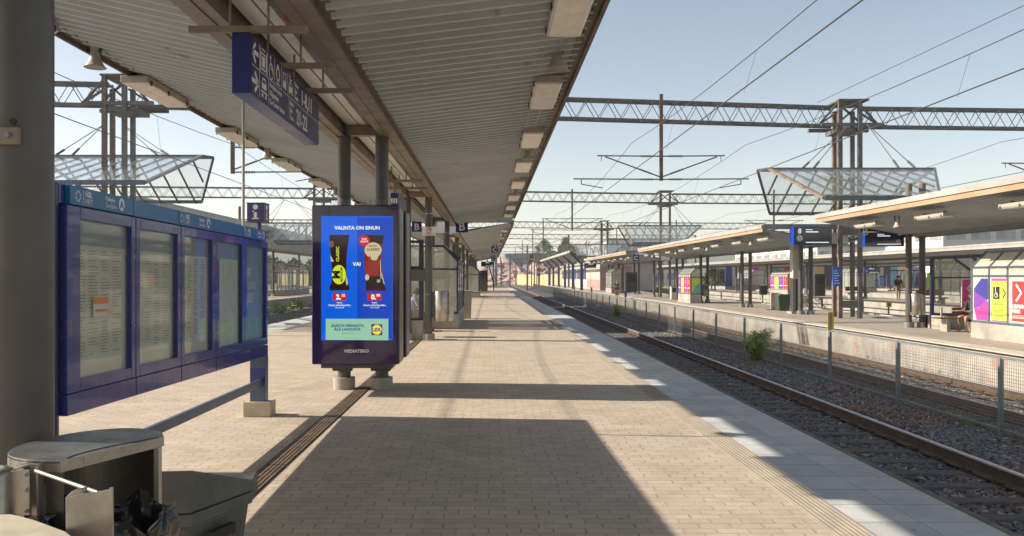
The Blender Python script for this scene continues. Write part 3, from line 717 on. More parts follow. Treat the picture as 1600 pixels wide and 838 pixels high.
# screen picture, laid out flat on the screen
SC = 1280/ky
def sp(px, py): return ((px-765)/SC, 1.6-(py-433)/SC)
def z3(px, py): return sp(500+px/5.983, 340+py/5.983)
yS = ky-.002
def spoly(pts, m, d=1, name='advert_shape', f=z3, par=None):
    q = MB(k0).poly([(f(a, b)[0], yS-d*.0008, f(a, b)[1]) for a, b in pts]); return q.out(name, m, par or scr)
EB = emis('screen_blue', (.0, .105, .70), .95); EB2 = emis('screen_blue_dark', (.0, .06, .52), .85)
EW = emis('screen_white', (.80, .88, .80), 1.0); EBR = emis('screen_brown', (.022, .004, .006), .8)
EY = emis('screen_lime', (.62, .78, .02), .9); ER = emis('screen_red', (.60, .005, .02), .9); EG = emis('screen_mint', (.32, .62, .42), .85)
EDR = emis('screen_dark_red', (.17, .012, .012), .8); ECR = emis('screen_cream', (.66, .60, .34), .8); ENV = emis('screen_navy', (.01, .03, .28), .9); EYY = emis('screen_yellow', (.95, .78, .02), .95); ECH = emis('screen_chestnut', (.30, .02, .012), .8)
a, b = sp(502, 532); c, d = sp(613.5, 338)
scr = MB(k0).box(a, c, yS, yS+.003, b, d).out('screen', EB, K)
spoly([(348, 0), (672, 0), (672, 1130), (348, 1130)], EB2, 1, 'dark_half', lambda x, y: (lambda p: (min(p[0], c-.002), max(min(p[1], d-.002), b+.002)))(z3(x, y)))
def stext(s, px, py, hpx, m, align='CENTER', bold=.02, up=(0, 0, 1), right=(1, 0, 0), sx=1, f=z3, d=3, par=None, name='lettering'):
    x, z = f(px, py); return text(s, hpx/5.983/SC if f is z3 else hpx/SC, (x, yS-d*.0008, z), par or scr, m, right, up, k0, bold, align, .0003, name, sx)
stext('VALINTA ON SINUN', 348, 113, 46, EW, bold=.03)
stext('VAI', 345, 452, 48, EW, bold=.03)
w1 = [(90,163),(275,163),(266,230),(252,320),(246,420),(250,540),(262,620),(276,650),(272,682),(90,682),(88,650),(108,610),(116,540),(106,400),(92,250)]
W1 = spoly(w1, EBR, 2, 'ice_cream_wrapper')
def ell(cx, cy, rx, ry, n=28): return [(cx+rx*math.cos(2*math.pi*i/n), cy+ry*math.sin(2*math.pi*i/n)) for i in range(n)]
spoly(ell(178, 535, 66, 90), EY, 3, 'lime_oval', par=W1); spoly(ell(110, 250, 22, 32), emis('screen_bronze', (.22, .10, .03), .8), 3, 'bronze_badge', par=W1)
spoly([(96, 350), (132, 412), (104, 412)], ECR, 3, 'cream_fleck', par=W1); spoly([(246, 540), (262, 610), (252, 640), (240, 600)], ECR, 3, 'cream_fleck', par=W1)
stext('CLASSIC', 178, 342, 38, EY, up=(-1, 0, 0), right=(0, 0, 1), d=4, par=W1, bold=.03)
stext('M', 186, 535, 100, EBR, up=(-1, 0, 0), right=(0, 0, 1), d=4, par=W1, bold=.04)
stext('MAGNUM', 212, 535, 30, EBR, up=(-1, 0, 0), right=(0, 0, 1), d=4, par=W1)
w2 = [(408,163),(598,168),(588,230),(577,330),(575,420),(584,520),(600,600),(622,688),(425,684),(432,600),(422,500),(412,380),(414,280),(406,220)]
W2 = spoly(w2, EDR, 2, 'ice_cream_wrapper'); W2['label'] = 'dark red ice cream wrapper'
spoly([(406,163),(598,168),(586,250),(414,250)], EBR, 3, 'wrapper_top', par=W2)
spoly([(424,560),(590,545),(600,600),(620,684),(427,682),(432,600)], EBR, 3, 'wrapper_foot', par=W2)
spoly(ell(497, 305, 80, 72), ECR, 4, 'cream_field', par=W2)
spoly([(430, 540), (424, 420), (455, 370), (500, 340), (548, 375), (556, 450), (536, 540)], ECH, 5, 'red_bar', par=W2)
spoly(ell(508, 368, 36, 34), ECR, 6, 'bite', par=W2); spoly(ell(441, 560, 20, 28), ECR, 6, 'nut', par=W2); spoly(ell(548, 594, 16, 16), emis('screen_teal', (.25, .50, .45), .8), 6, 'badge', par=W2)
spoly([(562, 400), (568, 400), (574, 575), (566, 575)], ECR, 6, 'cream_stripe', par=W2); spoly([(575, 500), (606, 625), (598, 625), (576, 540)], ECR, 6, 'cream_stripe', par=W2)
stext('CLASSIC', 497, 310, 34, EDR, d=7, par=W2, bold=.03); stext('Ballerina', 495, 272, 22, EBR, d=7, par=W2)
spoly(ell(415, 217, 50, 50), ER, 7, 'red_sticker', par=W2); stext('VAIN', 415, 209, 21, EW, d=9, par=W2, bold=.03); stext('LIDLISTÄ', 415, 232, 21, EW, d=9, par=W2, bold=.03, sx=.85)
for (xx, big, sm) in ((182, '2.', '15'), (510, '0.', '99')):
    P_ = spoly([(xx-64, 708), (xx+64, 708), (xx+64, 776), (xx-64, 776)], ER, 3, 'price_tag')
    stext(big, xx-8, 765, 64, EW, d=5, par=P_, bold=.05); stext(sm, xx+35, 742, 36, EW, d=5, par=P_, bold=.04)
    stext('Pingviini', xx, 802, 16, EW, d=3); stext('Classic-jäätelöpuikko', xx, 828, 25, EW, d=3, bold=.01); stext('110 ml 23,18/l', xx, 848, 15, EW, d=3)
# coupon with a perforated top edge
F1 = lambda x, y: sp(500+x/4.657, 440+y/4.657)
cp = [(42, 424)]+[(42+i*8, 268 if i % 2 else 275) for i in range(58)]+[(498, 428)]
CP = spoly(cp, EG, 2, 'coupon', F1)
def t1(s, x, y, h, m, al='CENTER', b=.03, par=None, d=4):
    p = F1(x, y); return text(s, h/4.657/SC, (p[0], yS-d*.0008, p[1]), par or CP, m, (1,0,0), (0,0,1), k0, b, al, .0003)
t1('SÄÄSTÄ HINNASTA,', 203, 331, 27, ENV); t1('ÄLÄ LAADUSTA', 200, 357, 27, ENV); t1('lidl.fi/hintapaatos', 203, 381, 13, EB2, b=0)
LG = spoly([(374, 310), (454, 312), (454, 391), (374, 391)], ENV, 4, 'logo_square', F1)
spoly(ell(414, 351, 38, 38), ER, 5, 'logo_ring', F1, LG); spoly(ell(414, 351, 35, 35), EYY, 6, 'logo_disc', F1, LG); t1('LiDL', 414, 362, 34, ENV, b=.05, par=LG, d=8)
p = F1(266, 517); text('MEDIATEKO', 31/4.657/SC, (p[0], yS, p[1]), K, WHITE, (1,0,0), (0,0,1), k0, .04, 'CENTER', .0008, 'maker_lettering', sx=1.05)

# ---- hanging direction sign
s0 = (-1.82, 7.18, 3.39); xs = -1.75; sy0, sy1 = 5.99, 8.38; sz0, sz1 = 2.945, 3.385
S = thing('direction_sign', s0, 'long dark blue hanging direction sign with arrows, pictograms and track numbers', 'hanging sign')
MB(s0).box(xs-.136, xs, sy0, sy1, sz0, sz1).out('sign_box', SIGNB, S, .004)
MB(s0).box(xs-.0005, xs+.004, sy0+.02, sy1-.01, sz0+.012, sz1-.012).out('sign_face', SIGNT, S)
m = MB(s0)
for y in (6.0, 7.03, 7.97):
    m.box(-2.2, -1.33, y-.02, y+.025, 3.39, 3.435)
    for x in (-1.9, -1.62): m.tube((x, y, 3.43), (x, y, 3.77), .010, 8)
m.each('hanger_bar', STEEL_BR, S)
SW = mat('sign_white', (.78, .76, .70), .5); xf = xs+.0048
sm = MB(s0); H = sz1-sz0; yf = lambda u: sy0+(sy1-sy0)*u; zf = lambda v: sz1-H*v
def sb(u0, u1, v0, v1): sm.box(xf, xf+.0012, yf(u0), yf(u1), zf(v1), zf(v0))
sb(.01, .99, .490, .500)
for u in (.092, .185, .275, .365, .455, .55): sb(u, u+.003, .04, .48)
for u in (.092, .20, .475): sb(u, u+.003, .52, .96)
def sbar(pts, w):
    for a, b in zip(pts, pts[1:]): sm.bar((xf+.0006, yf(a[0]), zf(a[1])), (xf+.0006, yf(b[0]), zf(b[1])), w, .0012, up=(1, 0, 0))
sbar([(.08, .26), (.015, .26)], .035); sbar([(.05, .10), (.015, .27), (.05, .42)], .03)
sbar([(.01, .75), (.075, .75)], .035); sbar([(.042, .59), (.08, .75), (.042, .91)], .03)
# lift, wheelchair, tram, bus, taxi, car on wagon as cut-out pictograms
def frame(u0, u1, v0, v1, w=.006, vv=.03):
    sb(u0, u1, v0, v0+vv); sb(u0, u1, v1-vv, v1); sb(u0, u0+w, v0, v1); sb(u1-w, u1, v0, v1)
frame(.108, .172, .14, .44); sb(.124, .156, .20, .38); sb(.120, .160, .07, .09); sb(.10, .105, .08, .47); sb(.175, .180, .08, .47)
sbar([(.225, .10), (.228, .26), (.250, .28), (.258, .40)], .014); sm.disc((xf+.001, yf(.224), zf(.09)), .018, .018, YR)
for i in range(14):
    t = 2*math.pi*i/14; t2 = 2*math.pi*(i+1)/14; r_ = .062
    c_ = (yf(.232), zf(.33)); sm.bar((xf+.0006, c_[0]+r_*math.cos(t), c_[1]+r_*math.sin(t)), (xf+.0006, c_[0]+r_*math.cos(t2), c_[1]+r_*math.sin(t2)), .011, .0012, up=(1,0,0))
frame(.297, .343, .13, .40, .009, .05); sb(.310, .330, .08, .13); sb(.296, .345, .43, .455)
sb(.387, .433, .11, .15); frame(.387, .433, .13, .28, .007, .02); sb(.387, .433, .27, .39); sb(.390, .402, .39, .43); sb(.418, .430, .39, .43)
sb(.487, .513, .12, .16); sbar([(.475, .28), (.485, .20), (.515, .20), (.525, .28)], .012); sb(.472, .528, .27, .38); sb(.475, .487, .38, .43); sb(.513, .525, .38, .43)
sbar([(.125, .66), (.132, .58), (.160, .58), (.168, .66)], .012); sb(.120, .173, .66, .76); sb(.110, .185, .80, .83); sb(.12, .135, .85, .91); sb(.16, .175, .85, .91)
sm.out('pictograms', SW, S)
def st(s, h, u, v, bold=0, sx=1): text(s, h, (xf, yf(u), zf(v)), S, SW, YR, (0, 0, 1), s0, bold, sx=sx)
st('Raiteet', .060, .565, .17, sx=.8); st('Spår', .060, .565, .30, sx=.8); st('Tracks', .060, .565, .43, sx=.8); st('1-8,11', .20, .665, .42, .01, .95)
st('Taxi', .035, .478, .10, sx=.8)
st('Autojuna-asema', .062, .215, .62, sx=.95); st('Bilågstation', .062, .215, .77, sx=.95); st('Car-Carrier Station', .062, .215, .92, sx=.95)
st('Raiteet', .060, .49, .63, sx=.8); st('Spår', .060, .49, .77, sx=.8); st('Tracks', .060, .49, .91, sx=.8); st('21-22', .20, .59, .91, .01, .95)
# second small hanging sign behind the kiosk
s1 = (-1.84, 16.4, 3.22)
S2 = thing('direction_sign', s1, 'short blue hanging sign seen just above the kiosk top', 'hanging sign')
MB(s1).box(-1.91, -1.77, 15.8, 17.4, 2.94, 3.22).out('sign_box', SIGNB, S2, .004)
MB(s1).box(-1.766, -1.763, 15.85, 17.35, 2.96, 3.20).out('sign_face', SIGNT, S2)
m = MB(s1)
for y in (15.9, 17.2):
    m.box(-2.2, -1.30, y-.02, y+.025, 3.44, 3.49)
    for x in (-1.9, -1.62): m.tube((x, y, 3.49), (x, y, 3.75), .012, 8)
    m.tube((-1.84, y, 3.22), (-1.84, y, 3.46), .015, 8)
m.each('hanger_bar', STEEL_BR, S2)
m = MB(s1); 
for i in range(3): m.box(-1.90+i*.045, -1.87+i*.045, 15.797, 15.799, 3.02, 3.12)
m.each('pictogram', SW, S2)
# dome on the soffit
d0 = (-1.62, 6.62, 3.66)
tag(MB(d0).lathe([(.045, .10), (.045, .03), (.043, .0), (.001, -.012)], d0, 16).out('warning_lamp', mat('amber_plastic', (.40, .09, .02), .3)), 'small round amber lamp under the roof gutter, above the hanging sign', 'warning lamp')
# plate and bolt on the nearest column
pl = thing('junction_plate', (-1.59, 2.62, 2.05), 'small square plate with one bolt on the nearest brown column', 'plate')
o_ = (-1.59, 2.62, 2.05)
MB(o_).box(-1.57, -1.492, 2.59, 2.612, 2.02, 2.075).out('plate', STEEL_BR, pl, .004)
MB(o_).tube((-1.520, 2.592, 2.048), (-1.520, 2.575, 2.048), .009, 8).out('bolt', GALV, pl)
MB(o_).tube((-1.516, 2.608, 2.095), (-1.516, 2.603, 2.095), .010, 12).out('hole', BLACKM, pl)

# ---- B and C platform letters, no-smoking plate
def letter(x, y, z, s, ch, label, rod=.15):
    t = thing('platform_letter_sign', (x, y, z), label, 'letter sign', 'platform letter signs'); o = (x, y, z)
    MB(o).box(x-s/2, x+s/2, y-.05, y+.05, z, z+s).out('sign_box', SIGNB, t, .01)
    text(ch, s*.95, (x, y-.053, z+s*.17), t, SW, org=o, bold=.02, align='CENTER')
    MB(o).tube((x-s*.25, y, z+s), (x-s*.25, y, z+s+rod), .02, 8).tube((x+s*.25, y, z+s), (x+s*.25, y, z+s+rod), .02, 8).out('hanger_rod', SIGNB, t)
    return t
def W(px, py, Y): return ((px-765)/1280*Y, 1.6-(py-433)/1280*Y)
def lets(px0, px1, py1, Y, ch, label, rod=.15):
    x0, z = W(px0, py1, Y); x1, _ = W(px1, py1, Y); return letter((x0+x1)/2, Y, z, x1-x0, ch, label, rod)
lets(712.2, 731.2, 363.5, 31.8, 'B', 'square blue sign with letter B under the end of the near canopy, right one', .2)
lets(643.5, 659, 362.5, 31.8, 'B', 'square blue sign with letter B, left one, behind the no smoking plate', .25)
lets(768, 778, 395.2, 52, 'C', 'blue letter C sign under the far end of the second near canopy', .15)
lets(767.2, 774, 408.2, 70, 'C', 'tiny blue letter C sign over the dark display at the end of the near platform', .2)
lets(988.5, 998.8, 408.5, 62, 'C', 'blue letter C sign under the opposite canopies', .3)
x, z = W(670, 368.5, 20.55); n0 = (x, 20.6, z)
ns = thing('no_smoking_sign', n0, 'white no smoking plate on the brown column behind the kiosk', 'sign')
MB(n0).box(x-.165, x+.165, 20.55, 20.565, z, z+.225).out('plate', WHITE, ns, .003)
m = MB(n0)
for i in range(20):
    t = 2*math.pi*i/20; t2 = 2*math.pi*(i+1)/20
    m.bar((x+.068*math.cos(t), 20.547, z+.145+.068*math.sin(t)), (x+.068*math.cos(t2), 20.547, z+.145+.068*math.sin(t2)), .014, .002, up=(0, 1, 0))
m.bar((x-.045, 20.546, z+.19), (x+.045, 20.546, z+.10), .012, .002, up=(0, 1, 0)); m.out('red_ring', RED, ns)
MB(n0).box(x-.04, x+.03, 20.548, 20.549, z+.138, z+.15).box(x+.03, x+.05, 20.548, 20.549, z+.15, z+.175).out('cigarette', BLACKM, ns)
text('Tupakointi kielletty', .028, (x, 20.548, z+.045), ns, TXTG, org=n0, align='CENTER'); text('Rökning förbjuden', .028, (x, 20.548, z+.015), ns, TXTG, org=n0, align='CENTER')
MB(n0).tube((-1.54, 20.62, z+.04), (-1.54, 20.62, z+.055), .10, 16).tube((-1.54, 20.62, z+.17), (-1.54, 20.62, z+.185), .10, 16).each('band', STAIN, ns)

# ---- info cube
i0 = (-6.25, 22.3, 0)
I = thing('information_cube', i0, 'purple blue cube with a white letter i on a short post behind the notice cabinet', 'information sign')
IB = mat('info_blue', (.03, .012, .16), .3, 0, .1, 3)
MB(i0).box(-6.52, -6.06, 22.0, 22.55, 3.10, 3.58).out('cube', IB, I, .01)
MB(i0).box(-6.535, -6.045, 21.985, 22.565, 3.58, 3.60).box(-6.535, -6.045, 21.985, 22.565, 3.085, 3.10).out('rim', DGREY, I)
MB(i0).tube((-6.27, 22.3, 0), (-6.27, 22.3, 3.1), .06, 14).out('post', IB, I)
m = MB(i0); yy = 21.996
m.disc((-6.29, yy, 3.48), .07, .07); m.box(-6.33, -6.25, yy-.001, yy, 3.18, 3.38); m.box(-6.37, -6.25, yy-.001, yy, 3.345, 3.38); m.box(-6.38, -6.20, yy-.001, yy, 3.155, 3.19)
xx = -6.057; m.disc((xx, 22.27, 3.48), .08, .07, YR); m.box(xx, xx+.001, 22.23, 22.31, 3.18, 3.38); m.box(xx, xx+.001, 22.18, 22.31, 3.345, 3.38); m.box(xx, xx+.001, 22.17, 22.37, 3.155, 3.19)
m.out('letter_i', SW, I)

# ================================================================ NEAR BINS
# D-shaped stainless litter bin on the nearest column
t0 = (-1.2, 2.45, 0.35)
T = thing('litter_bin', t0, 'stainless steel litter bin with half round lid and black bag, front flap open', 'litter bin')
zL = 1.09
def smooth_arc(P_, n=10):
    out = []
    for i in range(len(P_)-1):
        p0 = P_[max(0, i-1)]; p1 = P_[i]; p2 = P_[i+1]; p3 = P_[min(len(P_)-1, i+2)]
        for k in range(n):
            t = k/n; out.append(tuple(.5*((2*p1[j])+(-p0[j]+p2[j])*t+(2*p0[j]-5*p1[j]+4*p2[j]-p3[j])*t*t+(-p0[j]+3*p1[j]-3*p2[j]+p3[j])*t**3) for j in (0, 1)))
    return out+[P_[-1]]
arc = smooth_arc([(-1.04, 2.615), (-1.085, 2.70), (-1.16, 2.755), (-1.25, 2.765), (-1.34, 2.71), (-1.405, 2.60), (-1.425, 2.48), (-1.40, 2.38), (-1.345, 2.315), (-1.27, 2.28), (-1.185, 2.27)], 6)
MB(t0).prism([(x, y, zL-.010) for x, y in arc], (0, 0, .010)).out('lid', STAINL, T, .002)
m = MB(t0)
for a, b in zip(arc, arc[1:]): m.add([(a[0], a[1], zL-.032), (b[0], b[1], zL-.032), (b[0], b[1], zL-.001), (a[0], a[1], zL-.001)], [(0, 1, 2, 3)], True)
m.bar((-1.186, 2.267, zL-.016), (-1.039, 2.612, zL-.014), .003, .030)
m.out('lid_rim', STAIN, T, fix=False)
MB(t0).path([(x, y, zL+.0015) for x, y in smooth_arc([(-1.186, 2.30), (-1.18, 2.36), (-1.14, 2.46), (-1.05, 2.60)], 6)], .0016, 4).out('lid_seam', DGREY, T)
m = MB(t0)
sc_ = lambda p, k: (-1.21+(p[0]+1.21)*k, 2.5+(p[1]-2.5)*k)
sh = [sc_(p, .94) for p in arc]
for a, b in zip(sh, sh[1:]): m.add([(a[0], a[1], .42), (b[0], b[1], .42), (b[0], b[1], zL-.012), (a[0], a[1], zL-.012)], [(0, 1, 2, 3)], True)
m.out('shell', mat('stainless_dull', (.20, .18, .15), .42, .6, .3, 5), T, fix=False)
m = MB(t0); e = sh[0]; m.box(e[0]-.012, e[0]+.006, e[1]-.02, e[1]+.004, .42, zL-.03); m.out('edge_strip', mat('bright_steel', (.50, .46, .40), .35, .6, .1, 5), T, .002)
def W3(px, py, Y): return ((px-765)/1280*Y, Y, 1.6-(py-433)/1280*Y)
def plate(pts, Y, th, name, m_, par, bev=.002):
    return MB(t0).prism([W3(px, py, Y) for px, py in pts], (0, th, 0)).out(name, m_, par, bev)
plate([(47, 728), (58, 728), (60, 860), (48, 860)], 2.24, .03, 'upright', STAIN, T, .003)
plate([(36, 730), (44, 730), (45, 812), (37, 812)], 2.26, .02, 'upright', DGREY, T, .003)
plate([(5, 737), (45, 734), (47, 806), (6, 804)], 2.20, .006, 'side_plate', STAIN, T)
plate([(16, 736), (43, 730), (58, 728), (56, 724), (43, 725)], 2.24, .004, 'gusset', STAIN, T)
MB(t0).tube(W3(56, 736, 2.2), W3(153, 770, 1.98), .0050, 10).out('stay_rod', mat('bright_steel', (0, 0, 0)), T)
fpp = plate([(102, 778), (128, 771), (150, 769), (174, 764), (176, 875), (103, 875)], 1.95, .004, 'front_flap', STAIN, T)
plate([(171, 762), (176, 762), (177, 875), (172, 875)], 1.945, .006, 'flap_edge', STAIN, T, .001)
plate([(102, 778), (112, 768), (127, 765), (128, 771)], 1.955, .03, 'flap_fold', STAIN, T, .001)
for q in ((42, 742), (43, 766), (42, 799), (125, 768)): MB(t0).tube(W3(q[0], q[1], 2.196), W3(q[0], q[1], 2.205 if q[0] < 100 else 1.96), .006, 8).out('rivet', GALV, T)
# crumpled bag
def bag():
    rr = random.Random(5); n, k = 110, 40; vs = []; fs = []
    cx, cy = -1.055, 2.25
    for j in range(k):
        v = j/(k-1)
        for i in range(n):
            t = 2*math.pi*i/n
            f = .009*math.sin(t*6+v*9)+.007*math.sin(t*13-v*14)+.006*abs(math.sin(t*21+v*31))
            if v < .45: r = .125+v*.07; z = .93-(.45-v)*.75
            elif v < .62: r = .157+math.sin((v-.45)/.17*math.pi)*.012; z = .93+.02*math.sin((v-.45)/.17*3.14)
            else: r = .162+.012*math.sin(v*22); z = .93-(v-.62)*.75
            r += f*1.2; z += .018*math.sin(t*5+1)+.012*math.sin(t*11+v*20)
            vs.append((cx+math.cos(t)*r*1.0, cy+math.sin(t)*r*.95, z))
    for j in range(k-1):
        for i in range(n): fs.append((j*n+i, j*n+(i+1) % n, (j+1)*n+(i+1) % n, (j+1)*n+i))
    m = MB(t0).add(vs, fs, True); return m.out('bin_bag', BAG, T, fix=False)
bg_ = bag(); sd = bg_.modifiers.new('sub', 'SUBSURF'); sd.levels = 1; sd.render_levels = 1
tx = bpy.data.textures.new('crumple', 'VORONOI'); tx.noise_scale = .035
dm = bg_.modifiers.new('crumple', 'DISPLACE'); dm.texture = tx; dm.strength = .005; dm.mid_level = .4
# second unit at the very edge: marble-like top and steel cap
u0 = (-1.15, 1.9, 0)
U = thing('ashtray_bin', u0, 'low bin with a pale stone top at the bottom left corner', 'bin')
STONE = mat('pale_stone_top', (.52, .48, .38), .5, 0, .3, 4, .1)
MB(u0).prism([(-1.30, 1.72, .985), (-1.30, 2.07, .985), (-1.21, 2.075, .985), (-1.13, 2.03, .985), (-1.0, 1.934, .985), (-.965, 1.896, .985), (-.90, 1.80, .985), (-.90, 1.72, .985)], (0, 0, .015)).out('top', STONE, U, .004)
MB(u0).prism([(-1.28, 1.73, 0), (-1.28, 2.04, 0), (-1.15, 2.02, 0), (-1.0, 1.90, 0), (-.93, 1.73, 0)], (0, 0, .984)).out('body', STAIN, U, .01)
v0 = (-1.36, 2.2, 0)
tag(MB(v0).lathe([(.075, 0), (.075, 1.07), (.07, 1.08), (.045, 1.085), (.04, 1.08), (.001, 1.08)], v0, 28).out('round_post', STAIN), 'short round steel post with a domed cap at the left picture edge', 'post')
# grit bin
w0 = (-1.7, 4.2, 0)
Wb = thing('grit_bin', w0, 'grey plastic grit bin with a wedge shaped lid beside the litter bin', 'grit bin')
def lidpts(z): return z
A_ = (-1.43, 3.94); B_ = (-1.258, 4.36); C_ = (-1.30, 4.62); D_ = (-2.05, 4.62); E_ = (-2.10, 3.98); F_ = (-1.62, 3.90)
lid = MB(w0)
P6 = [E_, F_, A_, B_, C_, D_]; lo = .462; hi = {0: .66, 1: .672, 2: .672, 3: .515, 4: .50, 5: .50}
vs = [(p[0], p[1], lo) for p in P6]+[(p[0], p[1], hi[i]) for i, p in enumerate(P6)]
# far rim lower than near: wedge
lid.add(vs, [(5,4,3,2,1,0), (6,7,8,9,10,11)]+[(i, (i+1) % 6, 6+(i+1) % 6, 6+i) for i in range(6)])
lid.out('lid', GREYB, Wb, .012)
MB(w0).prism([(-1.69+(p[0]+1.69)*.985, 4.25+(p[1]-4.25)*.985, .395) for p in P6], (0, 0, .062)).out('rim', GREYB, Wb, .008)
bt = MB(w0); k1 = [(-1.69+(p[0]+1.69)*.90, 4.25+(p[1]-4.25)*.90, .395) for p in P6]; k2 = [(-1.69+(p[0]+1.69)*.78, 4.25+(p[1]-4.25)*.80, .0045) for p in P6]
bt.add(k2+k1, [(5,4,3,2,1,0), (6,7,8,9,10,11)]+[(i, (i+1) % 6, 6+(i+1) % 6, 6+i) for i in range(6)]); bt.out('body', GREYB, Wb, .02)
MB(w0).bar((-1.375, 4.02, .32), (-1.315, 4.20, .32), .03, .05).out('handle_recess', BLACKM, Wb)
# steel bin hung on the second visible column, with outlet tube
def colbin(x, y, zb_, label, r=.20, h=.76, side=1):
    t = thing('column_bin', (x, y, zb_), label, 'litter bin', 'round steel bins on the columns'); o = (x, y, zb_)
    MB(o).lathe([(r*.95, 0), (r, .02), (r, h-.02), (r*.93, h), (.001, h)], o, 28).lathe([(.001, 0), (r*.95, 0)], o, 28).out('drum', STAIN, t)
    MB(o).tube((x+r*1.15, y-.05, zb_), (x+r*1.15, y-.05, zb_+h*.96), r*.42, 16).tube((x+r*.62, y-.17, zb_+.2), (x+r*.62, y-.17, zb_+h*.95), .014, 8).out('ash_tube', STAIN, t)
    MB(o).box(x-r*1.25, x-r*.9, y-.05, y+.08, zb_+.1, zb_+h-.02).out('bracket', DGREY, t); return t
colbin(-1.21, 20.7, .49, 'round stainless bin on the column behind the kiosk')
colbin(13.27, 25.5, .42, 'steel bin with brown collar on the near column of the opposite platform', .17, .66)
o_ = (-.93, 31.5, 0)
tag(MB(o_).prism([(-1.05, 31.3, .0045), (-.72, 31.3, .0045), (-.68, 31.3, .98), (-.68, 31.3, 1.08), (-1.06, 31.3, 1.08)], (0, .4, 0)).out('planter_bin', CONC, None, .02), 'pale tapered concrete bin at the far corner of the glass shelter', 'litter bin')
# ================================================================ SHELTERS
def shelter(x0, x1, y0, y1, h, label, fm, gm, base=.35, slant='R', group='glass shelters', posters=None, bays=3, basem=None, roofg=None):
    """glass shelter: low plinth, framed walls, upper corner cut on the slant side (R = +X, L = -X)"""
    t = thing('glass_shelter', ((x0+x1)/2, y0, 0), label, 'shelter', group); o = ((x0+x1)/2, y0, 0)
    MB(o).box(x0, x1, y0, y1, .0045, base).out('plinth', basem or CONC, t, .01)
    s = 1 if slant == 'R' else -1; xs_ = x1 if s > 0 else x0; xb = x0 if s > 0 else x1
    i = .03*s; cut = (h-base)*.22; top = h; xi = xs_-s*cut; zc = h-cut; mid = base+(h-base)*.66
    w = .06
    fr = MB(o)
    xw = xs_-i
    for yy in (y0+.03, y1-.03):
        fr.bar((xw, yy, base), (xw, yy, zc), w); fr.bar((xw, yy, zc), (xi, yy, top), w); fr.bar((xi, yy, top), (xb+i, yy, top), w)
        fr.bar((xb+i, yy, base), (xb+i, yy, top), w); fr.bar((xb+i, yy, base+.03), (xw, yy, base+.03), w); fr.bar((xb+i, yy, mid), (xw, yy, mid), w*.8)
    n = bays
    for k in range(n+1):
        yy = y0+.03+(y1-y0-.06)*k/n
        fr.bar((xw, yy, base), (xw, yy, zc), w*.8); fr.bar((xw, yy, zc), (xi, yy, top), w*.8)
    fr.bar((xw, y0, base+.03), (xw, y1, base+.03), w); fr.bar((xw, y0, mid), (xw, y1, mid), w*.8); fr.bar((xw, y0, zc), (xw, y1, zc), w*.8); fr.bar((xi, y0, top), (xi, y1, top), w); fr.bar((xb+i, y0, top), (xb+i, y1, top), w)
    fr.out('frame', fm, t, .004)
    for yy in (y0+.03, y1-.03):
        MB(o).prism([(xb+i, yy-.004, base+.05), (xw, yy-.004, base+.05), (xw, yy-.004, zc), (xi, yy-.004, top), (xb+i, yy-.004, top)], (0, .008, 0)).out('glass_pane', gm, t)
    for k in range(n):
        a = y0+.05+(y1-y0-.06)*k/n; b = y0+(y1-y0-.06)*(k+1)/n
        MB(o).box(xw-.004, xw+.004, a, b, base+.06, zc-.02).out('glass_pane', gm, t)
        MB(o).add([(xw, a, zc), (xw, b, zc), (xi, b, top), (xi, a, top)], [(0, 1, 2, 3)]).out('sloping_pane', roofg or gm, t)
    if posters: posters(t, o, xw+s*.008 if s > 0 else xw-.008, y0, y1, base, mid)
    return t
shelter(-2.5, -.95, 25.1, 30.6, 2.55, 'dark framed glass shelter on a concrete plinth behind the round steel bin', NAVYF, GLASSF, .47, group='glass shelters on the near platform')
shelter(-2.2, -.80, 63, 70, 2.5, 'small distant glass shelter on the near platform, second along', NAVYF, GLASSF, .38, group='glass shelters on the near platform')
shelter(-2.2, -.85, 80, 86, 2.5, 'farthest glass shelter on the near platform', NAVYF, GLASSF, .38, group='glass shelters on the near platform')
# windbreak pane in front of the shelter where a woman sits
o_ = (-2.1, 20.9, 0)
wbk = thing('windbreak', o_, 'navy framed glass windbreak on a concrete block, just right of the kiosk', 'windbreak')
MB(o_).box(-2.75, -1.68, 20.75, 21.1, .0045, .50).out('plinth', CONC, wbk, .01)
m = MB(o_); zz = (.50, 1.8, 2.55)
for a, b in ((.52, 1.74), (1.84, 2.5)):
    m.bar((-2.72, 20.9, a), (-1.70, 20.9, a), .07, .07); m.bar((-2.72, 20.9, b), (-1.70, 20.9, b), .07, .07)
for x in (-2.72, -1.74): m.bar((x, 20.9, .5), (x, 20.9, 2.55), .12, .08, up=(0, 1, 0))
m.out('frame', NAVYF, wbk, .004)
MB(o_).box(-2.70, -1.76, 20.895, 20.905, .55, 1.72).out('glass_pane', GLASSC, wbk); MB(o_).box(-2.70, -1.76, 20.895, 20.905, 1.88, 2.47).out('glass_pane', GLASSC, wbk)
o_ = (-.5, 88, 0)
st_ = thing('stair_housing', o_, 'dark stair housing with sloping blue side rails at the far end of the near platform', 'stair housing')
MB(o_).box(-1.0, -.22, 88, 95, .0045, 2.3).out('wall', mat('dark_wall', (.06, .055, .05), .8), st_)
MB(o_).bar((-.15, 96, 3.2), (.45, 96, 1.0), .12).bar((.45, 96, 1.0), (.5, 96, 0), .12).bar((-.15, 100, 3.2), (.45, 100, 1.0), .12).out('sloping_rail', NAVYF, st_)
display = None
